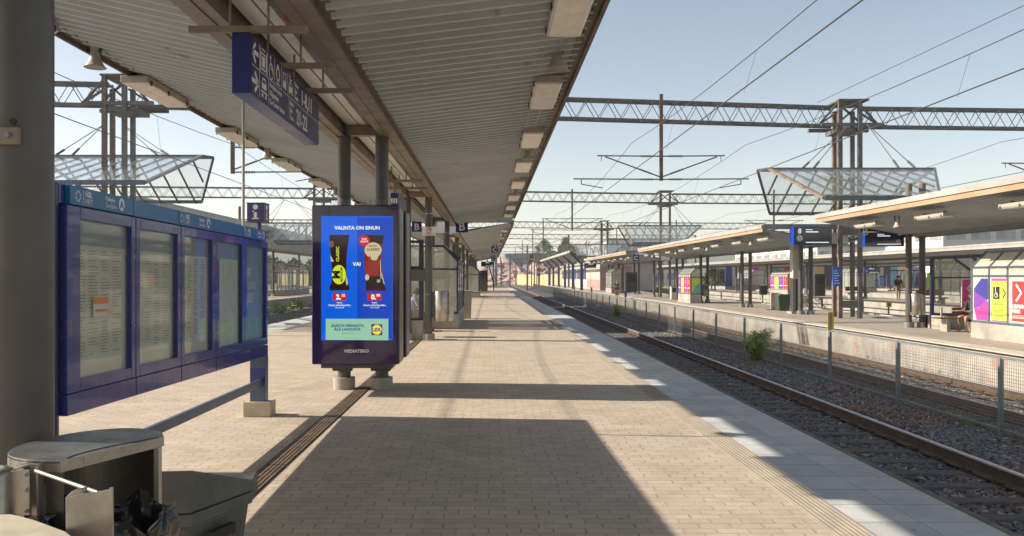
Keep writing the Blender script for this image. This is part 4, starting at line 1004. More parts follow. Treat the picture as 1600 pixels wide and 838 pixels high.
def disp(x0, x1, y, z0, z1, label, num=None, clock='L', group='departure displays', edge=True):
    o = ((x0+x1)/2, y, z0); t = thing('departure_display', o, label, 'display', group)
    MB(o).box(x0, x1, y, y+.22, z0, z1).out('case', SIGNB, t, .01)
    w = x1-x0; h = z1-z0; e = w*.07 if edge else .01
    MB(o).box(x0+e, x1-.02, y-.004, y, z0+.03*h, z1-.03*h).out('screen', mat('display_glass', (.016, .024, .055), .12, coat=.4), t)
    if edge: MB(o).box(x0, x0+e*.8, y-.006, y, z0, z1).out('blue_edge', emis('edge_blue', (.01, .09, .60), .6), t)  # blue edge of the case, given a glow
    cx = x0+w*(.20 if clock == 'L' else .86); cz = z0+h*(.38 if clock == 'L' else .32)
    MB(o).disc((cx, y-.006, cz), h*.17, h*.17).out('clock_face', mat('clock_face', (.6, .6, .56), .5), t)
    MB(o).bar((cx, y-.008, cz), (cx, y-.008, cz+h*.12), h*.02, .002, up=(0, 1, 0)).bar((cx, y-.008, cz), (cx+h*.08, y-.008, cz-h*.04), h*.02, .002, up=(0, 1, 0)).out('clock_hand', BLACKM, t)
    EL_ = emis('led_white', (.55, .62, .70), .7)
    if num: text(num, h*.42, (cx, y-.006, z0+h*.64), t, EL_, org=o, align='CENTER', depth=.0005)
    rr = random.Random(int(x0*10)); m = MB(o)
    m.box(x0+w*.35, x0+w*.52, y-.006, y-.005, z1-h*.17, z1-h*.13); m.box(x0+w*.35, x0+w*.66, y-.006, y-.005, z1-h*.30, z1-h*.24)
    m.box(x0+w*.35, x0+w*.92, y-.006, y-.005, z0+h*.12, z0+h*.17)
    m.out('led_lines', EL_, t); return t
def dpx(x0, x1, y0, y1, Y, **k):
    a, zt_ = W(x0, y0, Y); b, zb2 = W(x1, y1, Y); return disp(a, b, Y, zb2, zt_, **k)
dpx(1237, 1300, 355, 383, 31.4, label='dark departure display with number 8 and a clock, under the second opposite canopy', num='8')
dd = dpx(1348, 1413, 363, 385, 26.15, label='dark departure display between two letters B under the near opposite canopy', clock='R')
m_ = W(1345, 373, 26.25); m2_ = W(1413, 355, 26.25); do_ = (m_[0], 26.25, m_[1])
bb = thing('letter_panel', do_, 'blue panel with two letters B above the departure display', 'letter sign')
MB(do_).box(m_[0], m2_[0], 26.25, 26.35, m_[1]+.22, m2_[1]).out('panel', SIGNB, bb)
for px in (1352, 1407): xq, zq = W(px, 367.5, 26.12); text('B', .36, (xq, 26.12, zq), bb, SW, org=do_, align='CENTER', bold=.01)
dpx(751.7, 771.8, 408.8, 416.7, 96.5, label='small dark departure display hung over the end of the near platform', clock='R', edge=False)
dpx(913, 931.5, 411.5, 419.5, 90, label='small dark departure display at the far end of the opposite platform', clock='L', edge=False)
dpx(1349, 1375, 418, 427, 52, label='dark departure display on the third platform under its canopy', clock='L')
# ---- posters shelters on the opposite platform
PK = mat('poster_pink', (.62, .03, .26), .45); PU = mat('poster_purple', (.20, .06, .36), .45); PB = mat('poster_navy', (.05, .05, .25), .45); PM = mat('poster_magenta', (.55, .06, .30), .45)
PL_ = mat('poster_lime', (.55, .68, .08), .45); PR = mat('poster_red', (.70, .05, .045), .45); PO = mat('poster_orange', (.75, .38, .08), .45); PT = mat('poster_teal', (.10, .42, .42), .45)
DTX = mat('dark_print', (.05, .06, .04), .5)
def chevron(m, x, yc, zc, s, d, th, n=(1, 0, 0)):
    m.bar((x, yc-d*s*.5, zc+s), (x, yc+d*s*.5, zc), th, .002, up=n); m.bar((x, yc-d*s*.5, zc-s), (x, yc+d*s*.5, zc), th, .002, up=n)
def big_posters(t, o, x, y0, y1, base, mid):
    # seen from -X: reading direction is -Y
    NR = (0, -1, 0); x -= .012; ys = [21.42, 20.67, 19.92, 19.17, 18.42, 17.67]
    def panel(a, b, z0, z1, mt, nm='poster'): return MB(o).box(x, x+.006, b, a, z0, z1).out(nm, mt, t)
    p = panel(21.36, 20.72, .50, 1.56, WHITE); 
    MB(o).poly([(x-.002, 21.36, .80), (x-.002, 21.36, 1.30), (x-.002, 21.05, 1.56), (x-.002, 20.72, 1.56), (x-.002, 20.72, 1.05)]).out('navy_shape', PB, t)
    MB(o).poly([(x-.003, 21.36, .78), (x-.003, 21.36, 1.25), (x-.003, 21.15, 1.15), (x-.003, 20.80, 1.02), (x-.003, 21.1, .82)]).out('purple_shape', PU, t)
    MB(o).poly([(x-.004, 21.25, .50), (x-.004, 21.36, .80), (x-.004, 21.15, .80), (x-.004, 20.82, 1.03), (x-.004, 20.72, .92), (x-.004, 20.72, .50)]).out('magenta_shape', PM, t)
    panel(20.61, 19.96, .50, 1.56, PM); MB(o).box(x-.002, x, 19.98, 20.59, .52, 1.50).out('lime_sheet', PL_, t)
    MB(o).box(x-.004, x-.002, 20.28, 20.54, 1.05, 1.36).out('black_square', BLACKM, t)
    m = MB(o); chevron(m, x-.006, 20.10, 1.2, .11, -1, .035); m.out('chevron', DTX, t)
    m = MB(o)
    for i in range(12):
        t1_ = 2*math.pi*i/12; t2_ = 2*math.pi*(i+1)/12
        m.bar((x-.006, 20.42+.06*math.cos(t1_), 1.15+.06*math.sin(t1_)), (x-.006, 20.42+.06*math.cos(t2_), 1.15+.06*math.sin(t2_)), .014, .002, up=(1, 0, 0))
    m.bar((x-.006, 20.45, 1.30), (x-.006, 20.42, 1.18), .02, .002, up=(1, 0, 0)); m.bar((x-.006, 20.42, 1.18), (x-.006, 20.34, 1.12), .018, .002, up=(1, 0, 0)); m.disc((x-.007, 20.44, 1.325), .018, .018, NR); m.out('wheelchair_mark', WHITE, t)
    m = MB(o)
    for k, z in enumerate((.92, .90, .78, .755, .73, .64, .615)): m.box(x-.004, x-.0025, 20.12-(k % 3)*.03, 20.54, z, z+.011)
    m.out('small_print', DTX, t)
    panel(19.86, 19.21, .50, 1.56, WHITE); MB(o).box(x-.002, x, 19.23, 19.80, .53, 1.50).out('red_sheet', PR, t)
    m = MB(o); chevron(m, x-.004, 19.55, 1.22, .20, -1, .055); m.out('chevron', WHITE, t)
    text('LINNAN', .135, (x-.003, 19.78, .85), t, WHITE, NR, org=o, bold=.03, sx=.9); text('MÄKI', .135, (x-.003, 19.78, .73), t, WHITE, NR, org=o, bold=.03, sx=.9)
    m = MB(o); [m.box(x-.004, x-.0025, 19.35, 19.78, z, z+.012) for z in (.67, .64, .61)]; m.out('small_print', WHITE, t)
    panel(19.11, 18.46, .50, 1.56, PO); panel(18.36, 17.71, .50, 1.56, PT)
FROST = glass('frosted_poster_glass', (.62, .58, .46), .75)
shelter(12.62, 14.0, 17.0, 21.5, 2.25, 'poster shelter with wheelchair and chevron posters at the right picture edge', GREYBL, FROST, .42, 'L', 'poster shelters on the opposite platform', big_posters, 6, CONCW)
# open shelter part behind it with a pink poster inside
def pink(t, o, x, y0, y1, base, mid): pass
os_ = (14.4, 24.9, 0)
sh2 = thing('open_shelter', os_, 'open glass shelter with slanted blue frame behind the seated legs and bench', 'shelter', 'poster shelters on the opposite platform')
MB(os_).box(13.62, 13.78, 24.6, 25.6, .0045, .42).box(13.62, 15.4, 25.45, 25.6, .0045, .42).out('plinth', CONC, sh2, .01)
m = MB(os_)
m.bar((13.66, 25.3, .0), (13.66, 25.3, 2.17), .09)
for (x, yy) in ((13.66, 25.3),): 
    m.bar((x, yy, 2.17), (16.6, yy+.1, 2.30), .07); m.bar((13.7, yy, .45), (14.95, yy, .45), .07); m.bar((13.75, yy, 1.58), (14.95, yy, 1.58), .05)
m.bar((14.95, 25.3, .42), (14.95, 25.3, 1.75), .07); m.bar((14.95, 25.3, 1.75), (14.35, 25.3, 2.17), .06)
for q in range(1, 4): m.bar((14.95+q*.62, 25.35, .42), (14.95+q*.62, 25.35, 1.75), .05); m.bar((14.95+q*.62, 25.35, 1.75), (14.35+q*.62, 25.35, 2.2), .05)
m.bar((14.95, 25.33, 1.58), (16.9, 25.4, 1.58), .05)
m.out('frame', NAVYF, sh2, .004)
MB(os_).box(13.72, 14.92, 25.31, 25.318, .48, 2.15).out('glass_pane', glass('thin_glass', (.6, .62, .55), .06), sh2)
MB(os_).box(14.98, 16.9, 25.36, 25.368, .48, 1.55).out('glass_pane', FROST, sh2)
MB(os_).add([(14.95, 25.37, 1.6), (16.8, 25.42, 1.6), (16.3, 25.42, 2.2), (14.35, 25.37, 2.17)], [(0, 1, 2, 3)]).out('sloping_pane', FROST, sh2)
# pink poster inside
x, z = W(1504, 487, 24.3); x2_, z2_ = W(1521, 437, 24.3); po = ((x+x2_)/2, 24.3, z)
pp = thing('pink_poster', po, 'pink poster with a white chevron above the bench', 'poster')
MB(po).box(x-.03, x2_+.2, 24.3, 24.32, z-.03, z2_+.03).out('border', WHITE, pp); MB(po).box(x, x2_+.2, 24.296, 24.3, z, z2_).out('sheet', PK, pp)
m = MB(po); m.bar((x+.30, 24.293, z2_-.08), (x+.14, 24.293, z2_-.27), .05, .002, up=(0, 1, 0)).bar((x+.14, 24.293, z2_-.27), (x+.30, 24.293, z2_-.46), .05, .002, up=(0, 1, 0)); m.out('chevron', WHITE, pp)
text('MESSU', .12, (x+.03, 24.293, z+.22), pp, WHITE, org=po, bold=.03, sx=.8); text('KESKUS', .12, (x+.03, 24.293, z+.10), pp, WHITE, org=po, bold=.03, sx=.8)
def small_posters(t, o, x, y0, y1, base, mid):
    x -= .01; n = 4; cs = [PU, PL_, PK, PR] if x < 20 else [PM, PL_, PU, PR]
    for k in range(n):
        a = y1-(y1-y0)*k/n-.07; b = y1-(y1-y0)*(k+1)/n+.07
        MB(o).box(x, x+.005, b, a, base+.1, mid-.03).out('poster', cs[k], t)
        m = MB(o); chevron(m, x-.003, (a+b)/2, base+(mid-base)*.72, .12, -1 if k else 1, .04); m.box(x-.004, x-.002, b+.1, a-.1, base+.35, base+.42); m.out('chevron', WHITE, t)
    MB(o).box(x+.10, x+.60, y0+.0, y0+.012, base+.1, mid-.03).out('poster', PL_, t)
    MB(o).poly([(x+.14, y0-.004, base+.1), (x+.60, y0-.004, base+.1), (x+.60, y0-.004, base+.7), (x+.3, y0-.004, base+.5)]).out('teal_shape', PT, t)
shelter(12.10, 12.75, 49.4, 52.6, 2.12, 'small shelter with four narrow coloured posters, middle of the opposite platform', GREYBL, FROST, .55, 'L', 'poster shelters on the opposite platform', small_posters, 6, CONCW)
shelter(26.2, 27.2, 72, 76.5, 2.2, 'distant poster shelter on the third platform with pastel posters', GREYBL, FROST, .45, 'L', 'poster shelters on the opposite platform', small_posters, 6, CONCW)
x, z = W(876, 455, 88); shelter(11.9, 12.9, 80, 84, 2.4, 'plain pale glass shelter at the far end of the opposite platform', GREYBL, GLASSF, .5, 'L', 'poster shelters on the opposite platform', None, 3, CONCW)
shelter(-20.5, -17.6, 68, 80, 2.8, 'blue barred glass shelter on the left hand platform seen past the notice cabinet', mat('blue_frame', (.035, .06, .19), .4), glass('thin_glass', (0, 0, 0), 0), .42, 'R', 'glass shelters on the left platform', None, 9, CONC)
# bench on the opposite platform
bo = (13.9, 23.9, 0)
be = thing('bench', bo, 'brown slatted bench where the legs of a seated person show', 'bench')
m = MB(bo); [m.box(12.98+.02, 14.35, 23.75+i*.13, 23.86+i*.13, .385, .42) for i in range(3)]; m.out('seat', WOOD, be, .006)
m = MB(bo); [m.box(13.65, 14.5, 24.18, 24.21, .50+i*.11, .59+i*.11) for i in range(2)]; m.out('backrest', WOOD, be, .006)
for x in (13.35, 14.15): MB(bo).box(x-.05, x+.05, 23.82, 24.15, .0045, .385).bar((x, 24.2, .0045), (x, 24.2, .7), .04).out('leg', CONC, be)

# ---- people
def skin_mesh(name, verts, edges, radii, m, parent, org, sub=2, root=0):
    me = bpy.data.meshes.new(name); me.from_pydata([tuple(Vector(v)-Vector(org)) for v in verts], edges, []); me.materials.append(m)
    o = bpy.data.objects.new(name, me); COL.objects.link(o); o.parent = parent
    sk = o.modifiers.new('skin', 'SKIN'); sk.use_smooth_shade = True
    lay = me.skin_vertices[0].data
    for i, r in enumerate(radii): lay[i].radius = (r, r) if not isinstance(r, tuple) else r
    lay[root].use_root = True
    sb_ = o.modifiers.new('sub', 'SUBSURF'); sb_.levels = sub; sb_.render_levels = sub
    return o
SKIN = mat('skin', (.48, .27, .18), .5, 0, .1, 8)
def person(label, base, rz, pose, shirt, pants, hair, group=None, item=None, short=False):
    """local frame: faces +Y; pose 'sit' or 'stand' or 'bend'"""
    t = thing('person', base, label, 'person', group, rz)
    if pose == 'sit':
        pel = (0, 0, .50); J = dict(pel=pel, ch=(0, .04, .82), nk=(0, .07, 1.02), hd=(0, .13, 1.13), top=(0, .14, 1.24))
        for s, k in ((-1, 'l'), (1, 'r')):
            J['hip'+k] = (s*.10, .02, .50); J['kn'+k] = (s*.13, .44, .50); J['an'+k] = (s*.13, .40, .09); J['ft'+k] = (s*.15, .58, .04)
            J['sh'+k] = (s*.19, .05, .98); J['el'+k] = (s*.24, .14, .72); J['wr'+k] = (s*.13, .36, .66); J['hn'+k] = (s*.09, .42, .68)
    else:
        lean = .0 if pose == 'stand' else .35
        J = dict(pel=(0, 0, .93), ch=(0, lean*.5, 1.25), nk=(0, lean, 1.46-lean*.25), hd=(0, lean+.05, 1.56-lean*.3), top=(0, lean+.06, 1.68-lean*.32))
        for s, k in ((-1, 'l'), (1, 'r')):
            J['hip'+k] = (s*.09, 0, .92); J['kn'+k] = (s*.11, .03+.10*s, .50); J['an'+k] = (s*.11, -.02+.16*s, .09); J['ft'+k] = (s*.13, .16+.16*s, .04)
            J['sh'+k] = (s*.18, lean*.9, 1.41-lean*.25); J['el'+k] = (s*.23, lean*.8-.05*s, 1.12-lean*.2); J['wr'+k] = (s*.22, lean+.10-.1*s, .90); J['hn'+k] = (s*.21, lean+.14-.1*s, .84)
    names = ['pel', 'ch', 'nk', 'hd', 'top'] + [a+k for k in 'lr' for a in ('hip', 'kn', 'an', 'ft', 'sh', 'el', 'wr', 'hn')]
    rad = {'pel': .125, 'ch': (.155, .11), 'nk': .052, 'hd': (.078, .088), 'top': .062, 'hip': .082, 'kn': .055, 'an': .036, 'ft': .036, 'sh': .052, 'el': .038, 'wr': .026, 'hn': .030}
    ix = {n_: i for i, n_ in enumerate(names)}
    E = [('pel', 'ch'), ('ch', 'nk'), ('nk', 'hd'), ('hd', 'top')]+[(a+k, b+k) for k in 'lr' for a, b in (('hip', 'kn'), ('kn', 'an'), ('an', 'ft'), ('sh', 'el'), ('el', 'wr'), ('wr', 'hn'))]+[('pel', 'hipl'), ('pel', 'hipr'), ('ch', 'shl'), ('ch', 'shr')]
    V = [J[n_] for n_ in names]; Rr = [rad.get(n_, rad.get(n_[:-1])) for n_ in names]
    # fingers and nose
    EI = [(ix[a], ix[b]) for a, b in E]
    for k, s in (('l', -1), ('r', 1)):
        h = Vector(J['hn'+k]); d = (h-Vector(J['wr'+k])).normalized(); side = d.cross(Vector((0, 0, 1)))
        if side.length < .1: side = Vector((1, 0, 0))
        side.normalize()
        for q in range(4):
            p = h+side*(q-1.5)*.019+d*.03; V.append(tuple(p)); Rr.append(.0095); i1 = len(V)-1; EI.append((ix['hn'+k], i1))
            V.append(tuple(p+d*(.045-.008*abs(q-1.3))+Vector((0, 0, -.012)))); Rr.append(.008); EI.append((i1, len(V)-1))
        p = h+side*s*.035; V.append(tuple(p)); Rr.append(.010); i1 = len(V)-1; EI.append((ix['hn'+k], i1)); V.append(tuple(p+d*.035+side*s*.01)); Rr.append(.009); EI.append((i1, len(V)-1))
    body = skin_mesh('body', V, EI, Rr, SKIN, t, (0, 0, 0), 2)
    hd = Vector(J['hd']); tp = Vector(J['top']); up = (tp-hd).normalized()
    MB().lathe([(.001, -.05), (.05, -.045), (.085, 0), (.095, .06), (.088, .10), (.06, .135), (.001, .15)], hd+Vector((0, -.025, -.01)), 16, up).out('hair', mat('hair_%s' % hair, {'brown': (.06, .035, .02), 'dark': (.02, .015, .012), 'grey': (.25, .22, .2)}[hair], .7), t)
    MB().lathe([(.001, 0), (.012, .004), (.008, .014), (.001, .02)], hd+Vector((0, .082, .01)), 8, (0, 1, -.2)).out('nose', SKIN, t)
    for s in (-1, 1): MB().lathe([(.001, 0), (.008, .001), (.001, .004)], hd+Vector((s*.03, .083, .035)), 8, (0, 1, 0)).out('eye', BLACKM, t)
    MB().box(-.022, .022, hd.y+.082, hd.y+.088, hd.z-.035, hd.z-.029).out('mouth', mat('lips', (.3, .1, .09), .5), t)
    # shirt and trousers, a little larger than the body
    def sub_(ns, grow, m, nm):
        vi = {n_: i for i, n_ in enumerate(ns)}
        e_ = [(vi[a], vi[b]) for a, b in E if a in vi and b in vi]
        rr_ = []
        for n_ in ns:
            r = rad.get(n_, rad.get(n_[:-1])); rr_.append(tuple(q+grow for q in r) if isinstance(r, tuple) else r+grow)
        skin_mesh(nm, [J[n_] for n_ in ns], e_, rr_, m, t, (0, 0, 0), 2)
    J2 = dict(J); 
    sub_(['pel', 'ch', 'nk', 'shl', 'shr', 'ell', 'elr'][0:2]+['shl', 'shr', 'ell', 'elr'], .014, shirt, 'shirt')
    if short:
        JJ = dict(J)
        for k in 'lr': J['kn'+k] = tuple(Vector(J['hip'+k]).lerp(Vector(J['kn'+k]), .8))
        sub_(['pel', 'hipl', 'hipr', 'knl', 'knr'], .016, pants, 'shorts')
        for k in 'lr': J['kn'+k] = JJ['kn'+k]
    else: sub_(['pel', 'hipl', 'hipr', 'knl', 'knr', 'anl', 'anr'], .014, pants, 'trousers')
    for k in 'lr':
        a = Vector(J['an'+k]); f = Vector(J['ft'+k]); d = (f-a); d.z = 0; d.normalize()
        skin_mesh('shoe', [tuple(a+Vector((0, 0, -.045))-d*.03), tuple(f+Vector((0, 0, .002))), tuple(f+d*.05)], [(0, 1), (1, 2)], [.048, .046, .034], mat('shoe', (.10, .085, .06), .6), t, (0, 0, 0), 1)
    if item: item(t)
    return t
BLUEP = mat('blue_print_shirt', (.07, .12, .24), .8, 0, .5, 30, col2=(.45, .50, .58)); ORP = mat('terracotta_cloth', (.38, .13, .07), .8); DKC = mat('dark_cloth', (.03, .03, .035), .85, 0, .2, 6); KHAKI = mat('khaki_cloth', (.22, .18, .11), .85, 0, .2, 6)
REDC = mat('red_cloth', (.35, .05, .04), .8); LIMEV = mat('lime_vest', (.45, .60, .05), .7)
def phone(t): MB().box(.02, .095, .44, .452, .66, .80).out('phone', BLACK, t)
person('woman in a patterned blue shirt sitting behind the glass windbreak', (-2.28, 24.2, .0), R(-75), 'sit', BLUEP, ORP, 'brown', item=phone)
wo = (-2.6, 24.2, 0); wb_ = thing('bench', wo, 'brown bench under the woman behind the glass windbreak', 'bench')
MB(wo).box(-3.0, -2.1, 23.8, 24.6, .36, .41).out('seat', WOOD, wb_)
for x in (-2.86, -2.26): MB(wo).box(x-.04, x+.04, 23.9, 24.5, .0045, .36).out('leg', GALV, wb_)
person('bare legged person sitting on the bench, body hidden by the posters', (14.20, 23.95, -.07), R(100), 'sit', DKC, DKC, 'dark', short=True)
person('person in dark clothes sitting at the far end of the opposite platform', (12.3, 80-1.2, -.02), R(150), 'sit', DKC, DKC, 'grey')
def pack(t): MB().box(-.15, .15, -.30, -.12, 1.02, 1.42).out('backpack', DKC, t, .03)
x, z = W(1399, 469, 57); person('dark haired person with a backpack walking on the third platform', (x+.2, 57, 0), R(170), 'stand', DKC, KHAKI, 'dark', item=pack)
x, z = W(421, 463, 66); person('person in orange shirt standing on the left hand platform', (x, 64, 0), R(-60), 'stand', ORP, DKC, 'brown')

# ================================================================ FENCE
MESHM = mat('fence_wire', (.27, .28, .27), .5, .4, .1, 5); POSTM = mat('fence_post', (.24, .27, .28), .45, .4, .2, 5)
fx = 7.45; fo = (fx, 6, -.72)
F = thing('mesh_fence', fo, 'long grey wire mesh fence standing in the ballast between the two tracks', 'fence')
pst = MB((0, 0, 0)).box(-.03, .03, -.03, .03, -.05, 1.16).out('post', POSTM, F, .004)
pan = MB((0, 0, 0))
for i in range(59): pan.bar((0, .05+i*.05, .10), (0, .05+i*.05, 1.12), .0035)
for i in range(21): pan.bar((0, .03, .11+i*.05), (0, 2.97, .11+i*.05), .0042)
pn = pan.out('mesh_panel', MESHM, F, fix=False)
ra = MB((0, 0, 0)).bar((0, 0, 1.145), (0, 3, 1.145), .035, .035).bar((0, 0, .10), (0, 3, .10), .03, .03).out('rail', POSTM, F)
ysf = [2.94+3.0*k for k in range(0, 46)]
for i, y in enumerate(ysf):
    if i == 0: ob = (pst, pn, ra)
    else:
        ob = (pst.copy(), pn.copy(), ra.copy())
        for q in ob: COL.objects.link(q); q.parent = F
    for q in ob: q.location = (0, y-6, 0)
def fsign(y, w, h, z, ch, m_, label, tc=BLACKM):
    o = (fx, y, z); t = thing('number_sign', o, label, 'sign', 'small signs on the mesh fence')
    MB(o).box(fx-w/2, fx+w/2, y-.05, y-.038, z, z+h).out('plate', m_, t, .002)
    if ch: text(ch, h*.62, (fx, y-.052, z+h*.28), t, tc, org=o, align='CENTER', bold=.02)
    MB(o).bar((fx, y-.03, z-.55), (fx, y-.03, z+h), .05).out('post', POSTM, t)
    return t
fsign(17.94, .14, .385, .445, '1', YEL, 'yellow plate with a black number 1 on the nearest signed fence post')
fsign(47.9, .27, .34, .52, '8', YEL, 'square yellow plate with a black mark farther along the fence')
fsign(44.9, .13, .32, .50, '1', mat('plate_blue', (.02, .06, .35), .4), 'narrow blue plate on the fence beside the square yellow one', WHITE)
fsign(59.9, .14, .37, .48, '1', YEL, 'small yellow plate with number 1, farthest on the fence')
fsign(71.9, .12, .34, .48, None, YEL, 'plain yellow plate at the far fence')

# ================================================================ GANTRIES
TP = []
def truss(o, p, q, h, par, w=.45, n=None):
    """open lattice beam between p and q (bottom centre line)"""
    p = Vector(p); q = Vector(q); L = (q-p).length; d = (q-p)/L; s = Vector((-d.y, d.x, 0))*w/2; u = Vector((0, 0, h)); n = n or max(2, int(L/.85))
    m = MB(o)
    for a in (-1, 1):
        m.bar(p+s*a, q+s*a, .075, .075); m.bar(p+s*a+u, q+s*a+u, .075, .085)
        for i in range(n):
            c = p+d*L*i/n; e = p+d*L*(i+.5)/n; g = p+d*L*(i+1)/n
            m.tube(c+s*a, e+s*a+u, .016, 5, caps=False); m.tube(e+s*a+u, g+s*a, .016, 5, caps=False)
    for i in range(n):
        e = p+d*L*(i+.5)/n; g = p+d*L*i/n; m.tube(e+s+u, e-s+u, .014, 5, caps=False); m.tube(g+s, g-s, .014, 5, caps=False)
    return m.out('lattice_beam', GANTRY, par)
def tower(o, cx, cy, par, z0, zb_, zt_, f=.30):
    m = MB(o); w, dd = .36, .62
    P4 = [(cx-w, cy-dd), (cx+w, cy-dd-.1), (cx-w+f, cy+dd), (cx+w+f, cy+dd)]
    for k, (x, y) in enumerate(P4):
        m2 = MB(o).bar((x, y, z0), (x, y, zt_+(.18 if k < 2 else .0)), .145, .145).out('leg', GANTRYR if k % 2 == 0 else GANTRY, par)
    m.box(cx-w-.1, cx+w+.35, cy-dd-.15, cy+dd+.1, zt_+.16, zt_+.22)
    m.box(cx-1.1, cx+1.3, cy-dd-.1, cy-dd+.05, zb_-.10, zb_+.03); m.box(cx-1.1, cx+1.3, cy+dd-.05, cy+dd+.1, zb_-.10, zb_+.03)
    m.box(cx-w-.05, cx+w+.3, cy-dd, cy+dd, zb_-.28, zb_-.12)
    for s in (-1, 1):
        for e_ in (.0, .35): m.bar((cx+s*(w+.05), cy-dd+.1, zt_+.1-e_), (cx+s*(w+.75), cy-dd+.1, zb_+.02), .07)
    m.bar((cx-w, cy-dd, zb_+.1), (cx+w, cy-dd, zt_), .07); m.bar((cx+w, cy-dd, zb_+.1), (cx-w, cy-dd, zt_), .07)
    if z0 < 1:
        for z in (.0+.55, 3.35):
            m.bar((cx-w, cy-dd, z), (cx+w, cy-dd-.1, z), .12, .28); m.bar((cx+w, cy-dd-.1, z), (cx+w+f, cy+dd, z), .12, .25)
    m.out('head_frame', GANTRY, par)
def cantilever(o, x, y, ztop, par, left=True, right=True, zu=6.14, zl=5.27):
    MB(o).bar((x, y, zl-.05), (x, y, ztop), .12, .12).out('drop_mast', GANTRYR, par)
    m = MB(o); ins = MB(o)
    for s in ((-1,) if left else ())+((1,) if right else ()):
        m.tube((x, y, zu), (x+s*2.4, y, zu+.02), .025, 6); m.tube((x, y, zl+.08), (x+s*2.1, y, zu-.02), .025, 6); m.tube((x, y, zl), (x+s*3.3, y, zl+.02), .025, 6)
        m.path([(x+s*3.0, y, zl), (x+s*3.0, y, zl-.18), (x+s*2.2, y, zl-.32)], .018); m.tube((x+s*2.25, y, zu), (x+s*2.25, y, zu-.18), .015, 5)
        for z, dz in ((zu, 0), (zl, 0)):
            for i in range(9): ins.lathe([(.02, -.01), (.058, 0), (.02, .01)], (x+s*(.32+i*.055), y, z+dz), 10, (1, 0, 0))
        for i in range(9):
            t_ = .18+i*.026; ins.lathe([(.02, -.01), (.055, 0), (.02, .01)], (x+s*2.1*t_, y, zl+.08+(zu-.02-zl-.08)*t_), 10, (s*2.1, 0, zu-zl))
    m.out('arm', GANTRY, par); ins.out('insulator', mat('insulator', (.05, .03, .025), .3), par)
def gantry(y, label, sl=.146, zb_=7.5, h=.72, masts=True, tl=True, simple=False, dx=0):
    o = (0, y, 0); t = thing('catenary_gantry', o, label, 'catenary gantry', 'catenary gantries spanning the tracks')
    yL = y; yR = y+3.9 if not simple else y+3
    xl, xr = -12.65, 14.0
    truss(o, (xl+.4, yL+.06, zb_), (xr-.5, yR-.07, zb_), h, t)
    truss(o, (xr+.6, yR+.05, zb_), (34, yR+1.2, zb_), h, t); truss(o, (-30, yL-1.6, zb_), (xl-.4, yL-.06, zb_), h, t)
    tower(o, xr-.13, yR, t, .0, zb_, zb_+h); tower(o, xl, yL, t, -.8, zb_, zb_+h, -.30)
    yM = y+(yR-yL)*(6.5-xl)/(xr-xl)
    if masts:
        cantilever(o, 6.45, yM-.3, zb_+h+.25, t); cantilever(o, -9.0, yL+.4, zb_+h+.1, t, False, True); cantilever(o, 22.9, yR+.6, zb_+h+.4, t)
    return t
gantry(28.3, 'nearest rusty lattice gantry across all tracks, with four legged towers')
gantry(61.5, 'second lattice gantry across the tracks, in the middle distance')
gantry(96, 'third lattice gantry across the tracks')
for k, y in enumerate((128, 168, 215, 262)):
    o = (0, y, 0); t = thing('distant_gantry', o, 'thin distant lattice gantry, %s beyond the platform end' % ORD[k], 'catenary gantry', 'catenary gantries spanning the tracks')
    truss(o, (-2.5+k*2, y, 7.6), (33, y+4, 7.6), .7, t, n=30)
    for x in (-2.5+k*2, 12.5, 33): MB(o).bar((x, y+(x+2)*.1, -.8), (x, y+(x+2)*.1, 8.3), .26, .35).out('leg', GANTRY, t)
    for x in (6.8, 20): MB(o).bar((x, y+1, 5.1), (x, y+1, 9.2), .14).out('drop_mast', GANTRY, t); MB(o).tube((x-3, y+1, 5.3), (x+3, y+1, 5.3), .03, 5).tube((x-2.4, y+1, 6.2), (x+2.4, y+1, 6.2), .03, 5).tube((x-2.2, y+1, 6.2), (x, y+1, 5.3), .03, 5).tube((x+2.2, y+1, 6.2), (x, y+1, 5.3), .03, 5).out('arm', GANTRY, t)
# wires
WIRE = mat('wire', (.10, .095, .09), .5, .6)
wires = [('contact wire above the near track', 4.95, 5.18, 0, .0135), ('contact wire above the track behind the fence', 9.1, 5.10, 0, .0135), ('contact wire above the left hand track', -9.2, 5.1, 0, .012), ('contact wire above the track beyond the opposite platform', 18.4, 5.2, 0, .012)]
for lb, x, z, _, r in wires:
    o = (x, 0, z); t = thing('overhead_line', o, lb+', with its carrying wire and droppers', 'overhead line', 'overhead lines')
    MB(o).tube((x-.15, -8, z), (x+.15, 300, z), r, 5).out('contact_wire', WIRE, t)
    m = MB(o); dr = MB(o); xm = x+.25 if x > 0 else x-.1
    for a, b in ((-5, 29.9), (29.9, 63.5), (63.5, 98), (98, 130), (130, 170), (170, 215)):
        pts = []
        for i in range(11):
            f = i/10; yy = a+(b-a)*f; sag = 4*f*(1-f)*.5; pts.append((xm+(x-xm)*0, yy, z+1.32-sag))
        m.path(pts, .010, 5)
        for i in (2, 4, 6, 8): p = pts[i]; dr.tube(p, (x, p[1], z), .004, 4)
    m.out('carrying_wire', WIRE, t); dr.out('dropper', WIRE, t)
for (p, q, lb) in (((15.2, -6, 8.6), (12.6, 31.5, 8.3), 'return wire over the opposite platform to the tower'),):
    tag(MB(p).tube(p, q, .011, 5).out('feeder_wire', WIRE), lb, 'wire')

